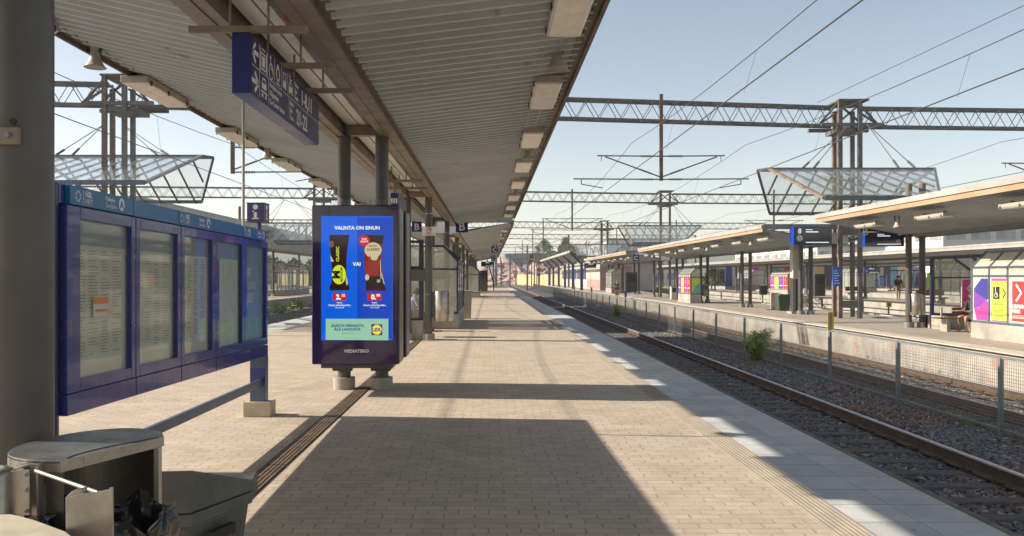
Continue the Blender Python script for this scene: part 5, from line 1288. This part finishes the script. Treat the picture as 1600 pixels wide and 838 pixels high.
# ================================================================ GLASS ROOFS hung from the towers
def glassroof(sx, yo, label, xoff=0, zo=0):
    """gable of glass: near wing low edge y=24.6, ridge y=30, far wing low edge y=32.8; sx=-1 mirrors for the left one"""
    X = lambda x: sx*x+xoff; o = (X(13.4), 29+yo, 5.5)
    t = thing('glass_roof', o, label, 'glass roof', 'glass roofs hung from the gantry towers')
    RZ = 5.56+zo; YN, ZN = 24.7+yo, 3.98+zo; YR_, YF, ZF = 30+yo, 32.6+yo, 4.12+zo
    rl, rr_ = 10.25, 16.3
    q = [(X(rl), YR_, RZ), (X(rr_), YR_, RZ), (X(13.95), 25.4+yo, ZN+.22), (X(13.4), YN, ZN), (X(10.1), YN, ZN)]
    def lerp(a, b, f): return tuple(a[i]+(b[i]-a[i])*f for i in range(3))
    MB(o).poly(q).out('glass_pane', GLASSR, t)
    r = [(X(rl-.35), YR_+.25, RZ-.03), (X(rr_), YR_+.25, RZ-.03), (X(15.2), YF, ZF), (X(11.15), YF, ZF)]
    MB(o).poly(r).out('glass_pane', GLASSR, t)
    m = MB(o)
    m.bar(q[0], q[1], .12, .08); m.bar(r[0], r[1], .10, .08); m.bar(q[4], q[3], .09, .14); m.bar(r[3], r[2], .09, .13)
    m.bar(r[0], r[3], .08, .08); m.bar(q[1], q[2], .08, .10); m.bar(r[1], r[2], .08, .1); m.bar(q[0], r[0], .10, .10); m.bar(q[1], r[1], .1, .1)
    m.out('edge_beam', GREYBL if sx < 0 else mat('grey_green_steel', (.13, .145, .14), .45, .2, .2, 3), t)
    MB(o).bar(q[0], q[4], .12, .09).out('verge_beam', mat('rusty_verge', (.22, .165, .12), .7, 0, .3, 3) if sx > 0 else GALV, t)
    m = MB(o); n = 10
    for i in range(1, n):
        x = rl+(rr_-rl)*i/n; top_ = (X(x), YR_, RZ-.03)
        f = 1.0 if x < 13.4 else max(.1, 1-(x-13.4)/(rr_-13.4))
        m.bar(top_, (X(x), YR_+(YN-YR_)*f, RZ-.03+(ZN-RZ)*f), .05, .06)
    for i in range(1, 9):
        x = 10.0+(16.2-10.0)*i/9; f0 = 1.0 if 11.15 < x < 15.2 else (.5 if x <= 11.15 else .6)
        m.bar((X(x), YR_+.25, RZ-.06), (X(x), YR_+.25+(YF-YR_-.25)*f0, RZ-.06+(ZF-RZ)*f0), .05, .06)
    m.out('glazing_bar', mat('glazing_bar', (.13, .12, .105), .5, .2, .25, 4), t)
    m = MB(o); tx = 13.9
    for x in (11.5, 11.9, 15.0, 15.6):
        s = -1 if x < 13 else 1
        m.tube((X(tx+s*.35), 30.9+yo, 7.35), (X(x), YR_+.05, RZ+.05), .016, 6)
        e = Vector((X(x), YR_+.05, RZ+.05)); d = (Vector((X(tx+s*.35), 30.9+yo, 7.35))-e).normalized(); m.tube(e, e+d*.35, .045, 8)
    m.each('stay_rod', GANTRY, t); return t
glassroof(1, 0, 'nearest right glass roof with rusty verge hung under the gantry tower')
glassroof(1, 33, 'second right glass roof, smaller, above the far canopies')
glassroof(1, 69, 'third right glass roof, tiny, in the distance')
glassroof(-1, 0, 'near left glass roof above the notice cabinet', -.3, .47)
glassroof(-1, 30, 'second left glass roof, small, between cabinet and kiosk', -1.0)
# ================================================================ SMALLER THINGS ON THE OTHER PLATFORMS
o_ = (13.9, 40, 0); x, z = W(1204.5, 484, 39.6); x1_, z1_ = W(1217, 457.5, 39.6); bo_ = ((x+x1_)/2, 39.6, 0)
t = thing('barrier_board', bo_, 'white barrier board with orange stripes beside the green bin', 'barrier')
MB(bo_).box(x, x1_, 39.6, 39.66, .03, z1_).out('board', OFFW, t, .005)
m = MB(bo_)
for k in range(5): m.box(x+.05+k*.062, x+.09+k*.062, 39.592, 39.6, z1_-.24, z1_-.06)
for k in range(6): m.box(x+.03+k*.055, x+.06+k*.055, 39.592, 39.6, .06, .13)
m.out('stripes', ORANGE, t); MB(bo_).box(x-.15, x1_+.1, 39.5, 39.9, .0045, .03).out('foot', DGREY, t)
x, z = W(1214, 487, 38.8); x1_, z1_ = W(1233, 463.5, 38.8); bo_ = ((x+x1_)/2, 38.8, 0)
t = thing('green_grit_bin', bo_, 'green plastic grit bin with lid next to the striped board', 'grit bin')
MB(bo_).prism([(x+.05, 38.6, .0045), (x1_-.04, 38.6, .0045), (x1_, 38.6, .66), (x, 38.6, .66)], (0, .55, 0)).out('body', GREENB, t, .02)
MB(bo_).prism([(x-.02, 38.56, .66), (x1_+.02, 38.56, .66), (x1_-.02, 38.56, .78), (x+.05, 38.56, .80)], (0, .63, 0)).out('lid', GREENB, t, .02)
# cabinet on the column at the second canopy
x, _ = W(1238, 490, 35.6); x1_, _ = W(1254, 490, 35.6); c0 = ((x+x1_)/2, 35.6, 0)
t = thing('lift_cabinet', c0, 'tall pale box above dark louvres fixed to the column under the display', 'cabinet')
MB(c0).box(x, x1_, 35.5, 35.9, 1.55, 3.0).out('upper_box', OFFW, t, .01); MB(c0).box(x+.02, x1_-.02, 35.52, 35.9, .1, 1.50).out('lower_box', DGREY, t, .01)
m = MB(c0); [m.box(x+.06+k*.13, x+.12+k*.13, 35.505, 35.52, .15, 1.45) for k in range(3)]; m.out('louvre', GALV, t)
MB(c0).box(x-.1, x1_+.05, 35.4, 36.0, .0045, .1).out('base', CONC, t)
# blue information sheets at the tower
for (a, b, c, d, Y, lb) in ((1301.5, 1313, 417, 447, 31.2, 'blue notice sheet on the legs of the nearest right tower'), (1374.5, 1383, 431, 446, 56, 'small blue notice sheet on a distant right tower'), (1366.5, 1372, 437, 447, 58, 'tiny blue notice sheet left of another one on the third platform'), (1024, 1027, 432, 442, 64, 'tiny blue sheet on the middle distance tower')):
    x, zt_ = W(a, c, Y); x1_, zb2 = W(b, d, Y); q0 = ((x+x1_)/2, Y, zb2)
    t = thing('notice_sheet', q0, lb, 'notice', 'blue notices on the towers'); MB(q0).box(x, x1_, Y, Y+.03, zb2, zt_).out('sheet', mat('notice_blue', (.02, .12, .55), .4), t)
    m = MB(q0); [m.box(x+.03, x1_-.03-(k % 3)*.04, Y-.003, Y, zb2+(zt_-zb2)*(.12+.13*k), zb2+(zt_-zb2)*(.16+.13*k)) for k in range(6)]; m.out('print', WHITE, t)
# dark cabinets / lift cars and boxes further off
def boxy(name, px0, px1, py0, py1, Y, d, m_, label, cat, grp=None):
    x, zt_ = W(px0, py0, Y); x1_, zb2 = W(px1, py1, Y); q = ((x+x1_)/2, Y, max(zb2, 0)); t = thing(name, q, label, cat, grp)
    MB(q).box(x, x1_, Y, Y+d, zb2, zt_).out('case', m_, t, .02)
    m = MB(q); w = x1_-x; h = zt_-zb2
    m.box(x+w*.15, x1_-w*.15, Y-.01, Y, zb2+h*.55, zt_-h*.1); m.out('front_panel', mat('panel_glass', (.03, .035, .04), .15), t)
    m = MB(q); m.box(x-.03, x1_+.03, Y-.03, Y+d+.03, zt_, zt_+.04); m.out('cap', GALV, t); return t
boxy('ticket_machine', 978, 996, 426, 457, 62, .9, DGREY, 'tall dark machine housing between the columns at the far opposite platform', 'machine')
boxy('ticket_machine', 1273.5, 1290, 429, 463, 60, .9, DGREY, 'tall dark housing on the third platform behind the opposite one', 'machine')
boxy('relay_cabinet', 1049, 1058, 448, 468, 57.5, .5, OFFW, 'beige cabinet against the column near the coloured shelter', 'cabinet')
boxy('relay_cabinet', 1100, 1106, 445, 463, 50, .5, CONC, 'narrow beige box between columns right of the coloured shelter', 'cabinet')
boxy('relay_cabinet', 1195, 1201, 446, 460, 70, .5, OFFW, 'small pale box on the third platform left of the barrier board', 'cabinet')
boxy('relay_cabinet', 1190, 1199, 447, 461, 55, .5, DGREY, 'small grey box on the third platform, left of the pale one', 'cabinet')
# far benches
for k, (px, Y) in enumerate(((1460, 46), (1342, 61))):
    x, z = W(px, 470, Y); q = (x, Y, 0); t = thing('bench', q, ('brown bench on the third platform seen through the open shelter', 'small brown bench farther along the third platform')[k], 'bench', 'benches on the third platform')
    MB(q).box(x-.8, x+.8, Y, Y+.45, .38, .45).out('seat', WOOD, t); MB(q).box(x-.8, x+.8, Y+.45, Y+.5, .55, .88).out('backrest', WOOD, t)
    for s in (-.6, .6): MB(q).box(x+s-.05, x+s+.05, Y+.05, Y+.4, .0045, .38).out('leg', CONC, t)
# posts with yellow signs beyond the opposite platform, and low wall
o_ = (20.5, 10, -.7)
lw = thing('low_fence', o_, 'low pale rail fence between the tracks beyond the opposite platform', 'fence')
m = MB(o_); m.box(20.47, 20.53, 10, 150, .28, .36); m.box(20.48, 20.52, 10, 150, -.1, -.04); m.out('rail', FASCW, lw)
for k in range(24): MB(o_).bar((20.5, 12+k*5.5, -.95), (20.5, 12+k*5.5, .36), .08).out('post', GALV, lw)
for k, (px, py0, py1, Y) in enumerate(((1389, 471, 480, 42), (1261.5, 466, 473, 55))):
    x, zt_ = W(px, py0, Y); _, zb2 = W(px, py1, Y); q = (x, Y, -.8); t = thing('number_sign', q, ('yellow plate on a post between the tracks, right one', 'yellow plate on a post between the tracks, left one')[k], 'sign', 'yellow plates beyond the opposite platform')
    MB(q).box(x-.13, x+.13, Y-.02, Y, zb2, zt_).out('plate', YEL, t); MB(q).bar((x, Y+.03, -1), (x, Y+.03, zt_), .06).out('post', POSTM, t); text('8', .2, (x, Y-.024, zb2+.06), t, BLACKM, org=q, align='CENTER')
# blue cantilever shelter roof at the far end of the opposite platform
o_ = (10.9, 97, 0); BLF = mat('shelter_blue', (.045, .07, .15), .4, 0, .15, 3)
cs = thing('cantilever_shelter', o_, 'blue posts carrying a rising white roof, far along the opposite platform', 'platform shelter')
rm = MB(o_); corr(rm, 11.0, 3.55, 9.5, 4.5, 96.2, 152, 1.2); rm.out('roof_sheet', FASCW, cs, fix=False)
MB(o_).box(9.35, 9.5, 96, 152, 4.42, 4.72).out('fascia', FASCW, cs); MB(o_).add([(11.2, 96.2, 3.62), (9.5, 96.2, 4.62), (9.5, 152, 4.62), (11.2, 152, 3.62)], [(0, 1, 2, 3)]).out('roof_cover', FASCW, cs)
for y in (97, 107, 118.5, 129, 140, 150):
    MB(o_).bar((10.9, y, 0), (10.9, y, 3.3), .32, .32).bar((10.9, y, 3.15), (9.6, y, 4.4), .25, .25).out('post', BLF, cs)
# station building behind it
o_ = (14, 100, 0)
sb2 = thing('station_building', o_, 'low cream station building with dark blue panels behind the blue posts', 'building')
MB(o_).box(13.2, 20, 98, 150, 0, 3.3).out('wall', mat('cream_wall', (.52, .44, .38), .8, 0, .15, 1), sb2)
MB(o_).box(12.9, 20.3, 97.5, 151, 3.3, 3.55).out('roof', FASCW, sb2)
for k in range(6):
    y = 112+k*6.2; MB(o_).box(13.15, 13.2, y, y+5, 1.3, 2.8).out('blue_panel', BLF, sb2)
MB(o_).box(13.16, 13.2, 98.5, 110.5, .1, 1.3).out('brick_panel', mat('pink_brick', (.42, .26, .22), .85, 0, .2, 6), sb2); MB(o_).box(13.2, 17, 97.94, 98, .1, 2.9).out('mural_wall', mat('pink_brick', (0, 0, 0)), sb2)
for k in range(7): MB(o_).box(13.4+k*.5, 13.43+k*.5, 97.9, 97.94, .1, 2.9).out('wall_batten', GALV, sb2)
# white apartment/office block at the right, pale train shed, coloured wall
def block(x0, x1, y0, y1, h, label, mw, rows, cols, mwin):
    q = (x0, y0, 0); t = thing('office_building', q, label, 'building', 'buildings behind the station')
    MB(q).box(x0, x1, y0, y1, -1, h).out('wall', mw, t)
    MB(q).box(x0-.2, x1+.2, y0-.2, y1+.2, h, h+.4).out('roof', GALV, t)
    for r in range(rows):
        z = h*(r+.35)/rows; dz = h/rows*.45
        for c in range(cols):
            a = x0+(x1-x0)*(c+.12)/cols; b = x0+(x1-x0)*(c+.88)/cols
            w = MB(q).box(a, b, y0-.06, y0-.01, z, z+dz).out('window', mwin, t)
        m = MB(q)
        for c in range(int((y1-y0)/4)): m.box(x0-.06, x0-.01, y0+4*c+.5, y0+4*c+3.3, z, z+dz)
        m.out('window_band', mwin, t)
    return t
WB = mat('white_render', (.66, .64, .60), .7, 0, .06, .3); WG = mat('grey_windows', (.33, .35, .35), .15, 0, .4, .4)
block(62, 110, 112, 135, 8.6, 'long white office block with grey window bands behind the right canopies', WB, 3, 14, WG)
block(48, 58, 120, 160, 6.0, 'smaller white block left of the long office block', WB, 2, 5, WG)
block(24, 40, 165, 200, 9, 'pale building with narrow windows behind the far opposite canopies', WB, 3, 7, WG)
x0, x1 = 46, 60; q = (52, 92, 0)
wl = thing('coloured_wall', q, 'long wall of multicoloured vertical boards beyond the farthest platform', 'wall')
rr = random.Random(3); pal = [PU, PR, OFFW, PB, OFFW, PK, GREYBL, OFFW, PO, OFFW, PT]
for k in range(44): MB(q).box(34+k*.95, 34.9+k*.95, 118, 118.3, .3, 3.1).out('board', pal[rr.randrange(len(pal))], wl)
MB(q).box(34, 76, 118.05, 118.25, -.9, .3).out('plinth', CONCW, wl)
# further shelters, columns of posters and slats on the third and fourth platforms
BLU = mat('blue_frame', (.035, .06, .19), .4); TEAL = mat('teal_slat', (.05, .26, .26), .5)
for k, (px, Y, lb) in enumerate(((1352, 86, 'blue barred glass shelter on the fourth platform, left of the letter C sign'), (1180, 104, 'small blue framed shelter far down the fourth platform'), (1560, 47, 'blue framed shelter on the third platform seen behind the poster shelter'))):
    x, z = W(px, 450, Y); shelter(x-.5, x+1.2, Y, Y+6, 2.5, lb, BLU, GLASSF, .45, 'L', 'blue framed shelters on the farther platforms', None, 6, CONCW)
x, z = W(1395, 450, 70); q = (x, 70, 0); t = thing('slat_screen', q, 'teal and navy slatted screen on the third platform', 'screen')
for k in range(7): MB(q).bar((x-.2+k*.32, 70, .5), (x+.1+k*.32, 70, 2.1), .12, .03).out('slat', TEAL if k > 2 else PB, t)
MB(q).box(x-.4, x+2.2, 70.03, 70.08, .4, .5).box(x-.4, x+2.2, 70.03, 70.08, 2.1, 2.2).out('rail', DGREY, t)
for k, (px, Y, c) in enumerate(((1436, 58, PU), (1449, 58, PL_), (1466, 56, WHITE), (1476, 55, PK))):
    x, z = W(px, 450, Y); q = (x, Y, 0); t = thing('poster_stand', q, '%s poster standing on the third platform behind the open shelter' % ('purple', 'lime green', 'white', 'pink')[k], 'poster', 'posters on the third platform')
    MB(q).box(x, x+.5, Y, Y+.05, .6, 1.9).out('sheet', c, t); MB(q).box(x+.2, x+.3, Y+.02, Y+.06, .0045, .6).out('foot', GALV, t)
platform(52.5, 58.5, 20, 170, .5, .5, ASPH)
canopy('fifth and last pale canopy at the back of the station', 55.5, 40, 170, 3.0, .30, .52, 3.2, 52.6, 3.5, 58.4, 3.5, (55.3, 55.7), tuple(range(44, 170, 14)), 3, FASCW, G1, ft=.12, fup=.10, pitch=1.2, detail=False)

# ================================================================ FAR END: rock cutting, yellow wall, hillside, trees
rk = random.Random(11)
def rockface(name, pts, zt0, seed, label):
    rr = random.Random(seed); vs = []; fs = []; n = len(pts); K = 14
    for i, (x, y, z1) in enumerate(pts):
        for k in range(K):
            f = k/(K-1); vs.append((x+rr.uniform(-.9, .9), y+f*4+rr.uniform(-1.2, 1.2)*(1 if k < K-1 else .3), -1+(z1+1)*f+rr.uniform(-.3, .3)))
    for i in range(n-1):
        for k in range(K-1): fs.append((i*K+k, (i+1)*K+k, (i+1)*K+k+1, i*K+k+1))
    b = len(vs)
    for i, (x, y, z1) in enumerate(pts): vs.append((x, y+60, z1+3))
    for i in range(n-1): fs.append((i*K+K-1, (i+1)*K+K-1, b+i+1, b+i))
    o = MB((0, 0, 0)).add(vs, fs).out(name, mat('pink_rock', (.40, .29, .25), .9, 0, .3, .35, .6, 2, col2=(.26, .20, .18), stretch=(1, 1, .3)), None, fix=False); tag(o, kind='structure'); return o
pts = []
for i in range(60):
    x = 2+i*.75; y = 255-i*.9; pts.append((x, y, 4.6+1.5*math.sin(i*.35)+rk.uniform(-.4, .4)))
rockface('rock_cutting', pts, 5, 4, '')
pts = [(1.5-i*1.5, 262+i*1.5, 3.5+rk.uniform(-.5, .5)) for i in range(20)]
rockface('rock_cutting', pts[::-1], 4, 6, '')
o_ = (8, 236, -1); yw = thing('yellow_wall', o_, 'long pale yellow sound barrier in front of the rock cutting', 'wall')
YW = mat('yellow_wall', (.66, .55, .28), .7, 0, .08, .5)
for k in range(12): MB(o_).prism([(7.9+k*2.4, 236-k*2.6, -1), (7.9+k*2.4, 236-k*2.6, 2.35), (10.25+k*2.4, 233.4-k*2.6, 2.25), (10.25+k*2.4, 233.4-k*2.6, -1)], (.15, .15, 0)).out('board', YW, yw)
# distant wooded hill
HILL = mat('far_woods', (.055, .075, .05), .95, 0, .4, .06, col2=(.085, .10, .065))
m = MB((0, 0, 0)); n = 70; vs = []; rr = random.Random(8)
for j in range(8):
    for i in range(n):
        x = -700+i*22; f = j/7; vs.append((x+rr.uniform(-5, 5), 520+f*260, -1+f*(20+9*math.sin(i*.33)+5*math.sin(i*.9)+rr.uniform(-2.5, 2.5))))
m.add(vs, [(j*n+i, j*n+i+1, (j+1)*n+i+1, (j+1)*n+i) for j in range(7) for i in range(n-1)], True)
tag(m.out('hills', HILL, None, fix=False), kind='structure')
o_ = (14, 330, 0); fb = thing('office_building', o_, 'blue grey glazed building on the hill past the end of the tracks', 'building', 'buildings behind the station')
MB(o_).box(6.5, 21, 330, 350, 3, 10.6).out('wall', mat('blue_facade', (.12, .17, .20), .3, 0, .1, 1), fb)
for k in range(3): MB(o_).box(6.6, 20.9, 329.8, 330, 4.2+k*2.1, 5.3+k*2.1).out('window', mat('blue_window', (.07, .11, .14), .1), fb)
MB(o_).box(6.2, 21.3, 329.5, 351, 10.6, 11).out('roof', GALV, fb)

LEAF = [mat('leaf_light', (.13, .175, .05), .7, 0, .4, .8), mat('leaf_dark', (.08, .11, .04), .75, 0, .4, .8), mat('leaf_birch', (.15, .18, .06), .7, 0, .3, .8)]
BARK = mat('bark', (.10, .075, .055), .9, 0, .3, 5, .3)
def tree(x, y, z, h, r, label, seed, lm=0, n=1500, conifer=False, leaf=.35, grp='trees'):
    rr = random.Random(seed); o = (x, y, z); t = thing('tree', o, label, 'tree', grp)
    tk = MB(o).tube((x, y, z-.4), (x, y, z+h*.55), h*.02, 8, h*.012).tube((x, y, z+h*.55), (x, y, z+h*.93), h*.012, 6, .02)
    cl = []
    for k in range(16 if not conifer else 26):
        f = rr.uniform(.28, .95); a = rr.uniform(0, 6.28)
        rad_ = r*((1-f)*1.25 if conifer else math.sin(min(1, f*1.05)*math.pi)**.6)*rr.uniform(.35, 1)
        c = Vector((x+math.cos(a)*rad_, y+math.sin(a)*rad_, z+h*f)); cl.append((c, (r*.36 if not conifer else r*.22)*rr.uniform(.6, 1.2)))
        tk.tube((x, y, z+h*max(.25, f-.18)), tuple(c), h*.006, 5, .015)
    tk.out('trunk', BARK, t)
    vs = []; fs = []
    for q in range(n):
        c, s = cl[rr.randrange(len(cl))]; d = Vector((rr.gauss(0, 1), rr.gauss(0, 1), rr.gauss(0, .75))); d = d.normalized()*s*rr.random()**.45
        p = c+d; u = Vector((rr.gauss(0, 1), rr.gauss(0, 1), rr.gauss(0, 1))).normalized(); v = u.orthogonal().normalized(); w = leaf*rr.uniform(.6, 1.3)
        b = len(vs); vs += [p-u*w*.5, p+v*w*.35, p+u*w*.5, p-v*w*.35]; fs.append((b, b+1, b+2, b+3))
    MB(o).add(vs, fs).out('crown', LEAF[lm], t, fix=False); return t
desc = ['bushy green', 'tall slim', 'broad dark', 'ragged light green', 'round crowned', 'thin topped', 'dense', 'leaning', 'pale leaved', 'squat']
rt = random.Random(21)
k = 0
for (px, Y, top_, z, lm, cf) in ((838, 250, 397, 5, 0, False), (850, 245, 375, 5, 0, False), (858, 240, 384, 5, 1, False), (866, 238, 392, 5, 0, False), (876, 235, 384, 4, 1, True), (884, 232, 370, 4, 1, True), (893, 230, 380, 4, 1, False), (900, 228, 388, 4, 0, False), (828, 262, 408, 5, 1, False), (815, 270, 411, 5, 0, False), (845, 220, 402, 4.5, 2, False), (910, 225, 396, 3, 1, False)):
    x, zt_ = W(px, top_, Y); tree(x, Y, z, zt_-z, (zt_-z)*.42, '%s tree above the rock cutting, %s from the left of the clump' % (desc[k % 10], ORD[k]), 30+k, lm, 1300, cf, .55, 'trees above the rock cutting'); k += 1
k = 0
for (px, Y, top_) in ((1112, 150, 421), (1122, 152, 416), (1131, 150, 420), (1141, 150, 424), (1150, 155, 420), (1250, 150, 425), (1268, 150, 422), (1290, 155, 421), (1330, 150, 424), (1060, 190, 420), (1085, 190, 424)):
    x, zt_ = W(px, top_, Y); tree(x, Y, -1, zt_+1, 2.2, '%s tree behind the third platform, %s from the left' % (desc[k % 10], ORD[k]), 60+k, 0 if k % 2 else 2, 700, False, .5, 'trees behind the third platform'); k += 1
k = 0
for (px, Y, top_) in ((424, 130, 402), (436, 132, 407), (447, 128, 410), (458, 130, 407), (470, 127, 409), (481, 131, 405), (492, 130, 408), (400, 130, 404), (385, 128, 402), (360, 130, 405)):
    x, zt_ = W(px, top_, Y); tree(x, Y, -1, zt_+1, 2.4, '%s tree behind the left hand platform, %s from the left' % (desc[k % 10], ORD[k]), 90+k, 1 if k % 2 else 0, 900, False, .45, 'trees behind the left hand platform'); k += 1
# weeds
def weed(x, y, z, h, r, label, seed, n=700, leaf=.04):
    rr = random.Random(seed); o = (x, y, z); t = thing('weed_bush', o, label, 'bush', 'weeds in the ballast')
    st_ = MB(o); vs = []; fs = []
    for k in range(26):
        a = rr.uniform(0, 6.28); rad_ = r*rr.uniform(.2, 1); hh = h*rr.uniform(.55, 1)
        pts_ = [(x+math.cos(a)*rad_*f**.75, y+math.sin(a)*rad_*f**.75, z+hh*f) for f in (0, .35, .7, 1)]
        st_.path(pts_, .004, 4)
        for q in range(n//26):
            f = rr.uniform(.0, 1); p = Vector((x+math.cos(a)*rad_*f**.75, y+math.sin(a)*rad_*f**.75, z+hh*f))+Vector((rr.gauss(0, .05), rr.gauss(0, .05), rr.gauss(0, .03)))
            u = Vector((rr.gauss(0, 1), rr.gauss(0, 1), rr.gauss(0, .6))).normalized(); v = u.orthogonal().normalized(); w = leaf*rr.uniform(.6, 1.5)
            b = len(vs); vs += [p, p+u*w*.5+v*w*.3, p+u*w, p+u*w*.5-v*w*.3]; fs.append((b, b+1, b+2, b+3))
    st_.out('stems', LEAF[0], t); MB(o).add(vs, fs).out('leaves', mat('weed_leaf', (.25, .34, .075), .6, 0, .45, 6), t, fix=False)
weed(7.40, 22.6, -.74, .95, .40, 'leafy green weed bush growing at the mesh fence behind the rail', 1, 5200, .055)
weed(7.30, 47, -.74, .8, .4, 'small green weed at the fence under the yellow plate', 2, 1400, .07)
for k, (x, y) in enumerate(((-13.9, 45), (-13.6, 48.5), (-13.4, 51.5), (-13.9, 55), (-13.6, 42.5), (-13.7, 58))):
    weed(x, y, -.9, .55+.2*(k % 3), .9, 'low green weeds by the left hand track, %s from the left' % ORD[k], 10+k, 900, .13)
gv = []; gf = []; rr = random.Random(12)
for q in range(5200):   # dry and green blades along the fence foot and the platform wall
    y = rr.uniform(8, 90); cl_ = math.sin(y*1.7)+math.sin(y*.61+1)+math.sin(y*3.1)*.5
    if cl_ < .55: continue
    x = 7.45+rr.gauss(0, .10) if rr.random() < .55 else 10.70+rr.gauss(0, .05); h = rr.uniform(.05, .22); a = rr.uniform(0, 3.14); b = len(gv); dx = math.cos(a)*.008; dy = math.sin(a)*.008
    z = -.745; gv += [(x-dx, y-dy, z), (x+dx, y+dy, z), (x+rr.uniform(-.06, .06), y+rr.uniform(-.06, .06), z+h)]; gf.append((b, b+1, b+2))
tag(MB((7.4, 20, -.74)).add(gv, gf).out('dry_grass', mat('dry_grass', (.22, .21, .07), .8, 0, .4, 1.2, col2=(.10, .15, .04)), None, fix=False), 'thin dry grass along the mesh fence foot and platform wall', 'grass', kind='stuff')
gv = []; gf = []; rr = random.Random(2)
for q in range(5200):
    x = rr.uniform(-2.5, 2.4); y = rr.uniform(121.5, 150); h = rr.uniform(.3, .8)-.25*abs(x)/3; b = len(gv); a = rr.uniform(0, 3.14); dx = math.cos(a)*.04; dy = math.sin(a)*.04
    gv += [(x-dx, y-dy, -.9), (x+dx, y+dy, -.9), (x+rr.uniform(-.2, .2), y+rr.uniform(-.2, .2), -.5+h)]; gf.append((b, b+1, b+2))
tag(MB((0, 122, -.9)).add(gv, gf).out('grass', mat('grass_blade', (.15, .20, .04), .7, 0, .3, 2), None, fix=False), 'tuft of bright green grass past the end of the near platform', 'grass', kind='stuff')
# signals and masts beyond the platforms
def signal(px, Y, pys, colr, label):
    x, zt_ = W(px, pys, Y); o = (x, Y, -1); t = thing('rail_signal', o, label, 'signal', 'railway signals')
    MB(o).bar((x, Y, -1), (x, Y, zt_+.3), .16).out('mast', GANTRY, t); MB(o).box(x-.35, x+.35, Y-.25, Y-.1, zt_-.65, zt_+.65).out('signal_head', BLACKM, t, .05)
    MB(o).disc((x, Y-.27, zt_-.15), .2, .2).out('lamp', emis('signal_red', (.6, .05, .03), .5), t)
signal(830.5, 150, 404, 1, 'black signal with a red light hanging left of the mast past the platform end')
x, zt_ = W(842, 408, 170); o_ = (x, 170, -1); t = thing('round_signal', o_, 'rusty mast with two round signal discs in front of the yellow wall', 'signal', 'railway signals')
MB(o_).bar((x, 170, -1), (x, 170, zt_+3), .3).out('mast', GANTRYR, t)
for pz, mm in ((422, mat('disc_red', (.35, .03, .03), .5)), (430, mat('disc_olive', (.10, .11, .04), .5))):
    _, zz_ = W(842, pz, 170); MB(o_).tube((x, 169.6, zz_), (x, 169.75, zz_), .34, 16).out('disc', mm, t)
k = 0
for px, Y, ty in ((776, 150, 402), (783, 175, 408), (797, 160, 396), (806, 230, 412), (824, 135, 384), (835, 190, 405), (858, 185, 398), (789, 260, 415), (771, 130, 398)):
    x, zt_ = W(px, ty, Y); q = (x, Y, -1); t = thing('catenary_mast', q, 'thin grey mast past the platform end, %s of the group' % ORD[k], 'mast', 'masts beyond the platforms'); k += 1
    MB(q).bar((x, Y, -1), (x, Y, zt_), .28).out('mast', GALV, t); MB(q).tube((x, Y, zt_-1.5), (x+3, Y, zt_-1.3), .04, 5).tube((x, Y, zt_-2.6), (x+2.6, Y, zt_-1.35), .04, 5).out('arm', GANTRY, t)
# timber crossing / point machine lying on the far track
q = (6.9, 33, -.7)

# thin summer haze: one closed box of even, pale air round camera and scene
hz = MB((0, 0, 0)).box(-1480, 1480, -380, 2560, -2.5, 60).out('haze', None, None)
hm = bpy.data.materials.new('haze_air'); hm.use_nodes = True; hn = hm.node_tree
for n_ in list(hn.nodes):
    if n_.type == 'BSDF_PRINCIPLED': hn.nodes.remove(n_)
pv = hn.nodes.new('ShaderNodeVolumePrincipled'); pv.inputs['Color'].default_value = (.93, .95, .97, 1); pv.inputs['Density'].default_value = .0007; pv.inputs['Anisotropy'].default_value = .2
hn.links.new(pv.outputs[0], [n_ for n_ in hn.nodes if n_.type == 'OUTPUT_MATERIAL'][0].inputs['Volume'])
hz.data.materials.clear(); hz.data.materials.append(hm); hz['kind'] = 'stuff'
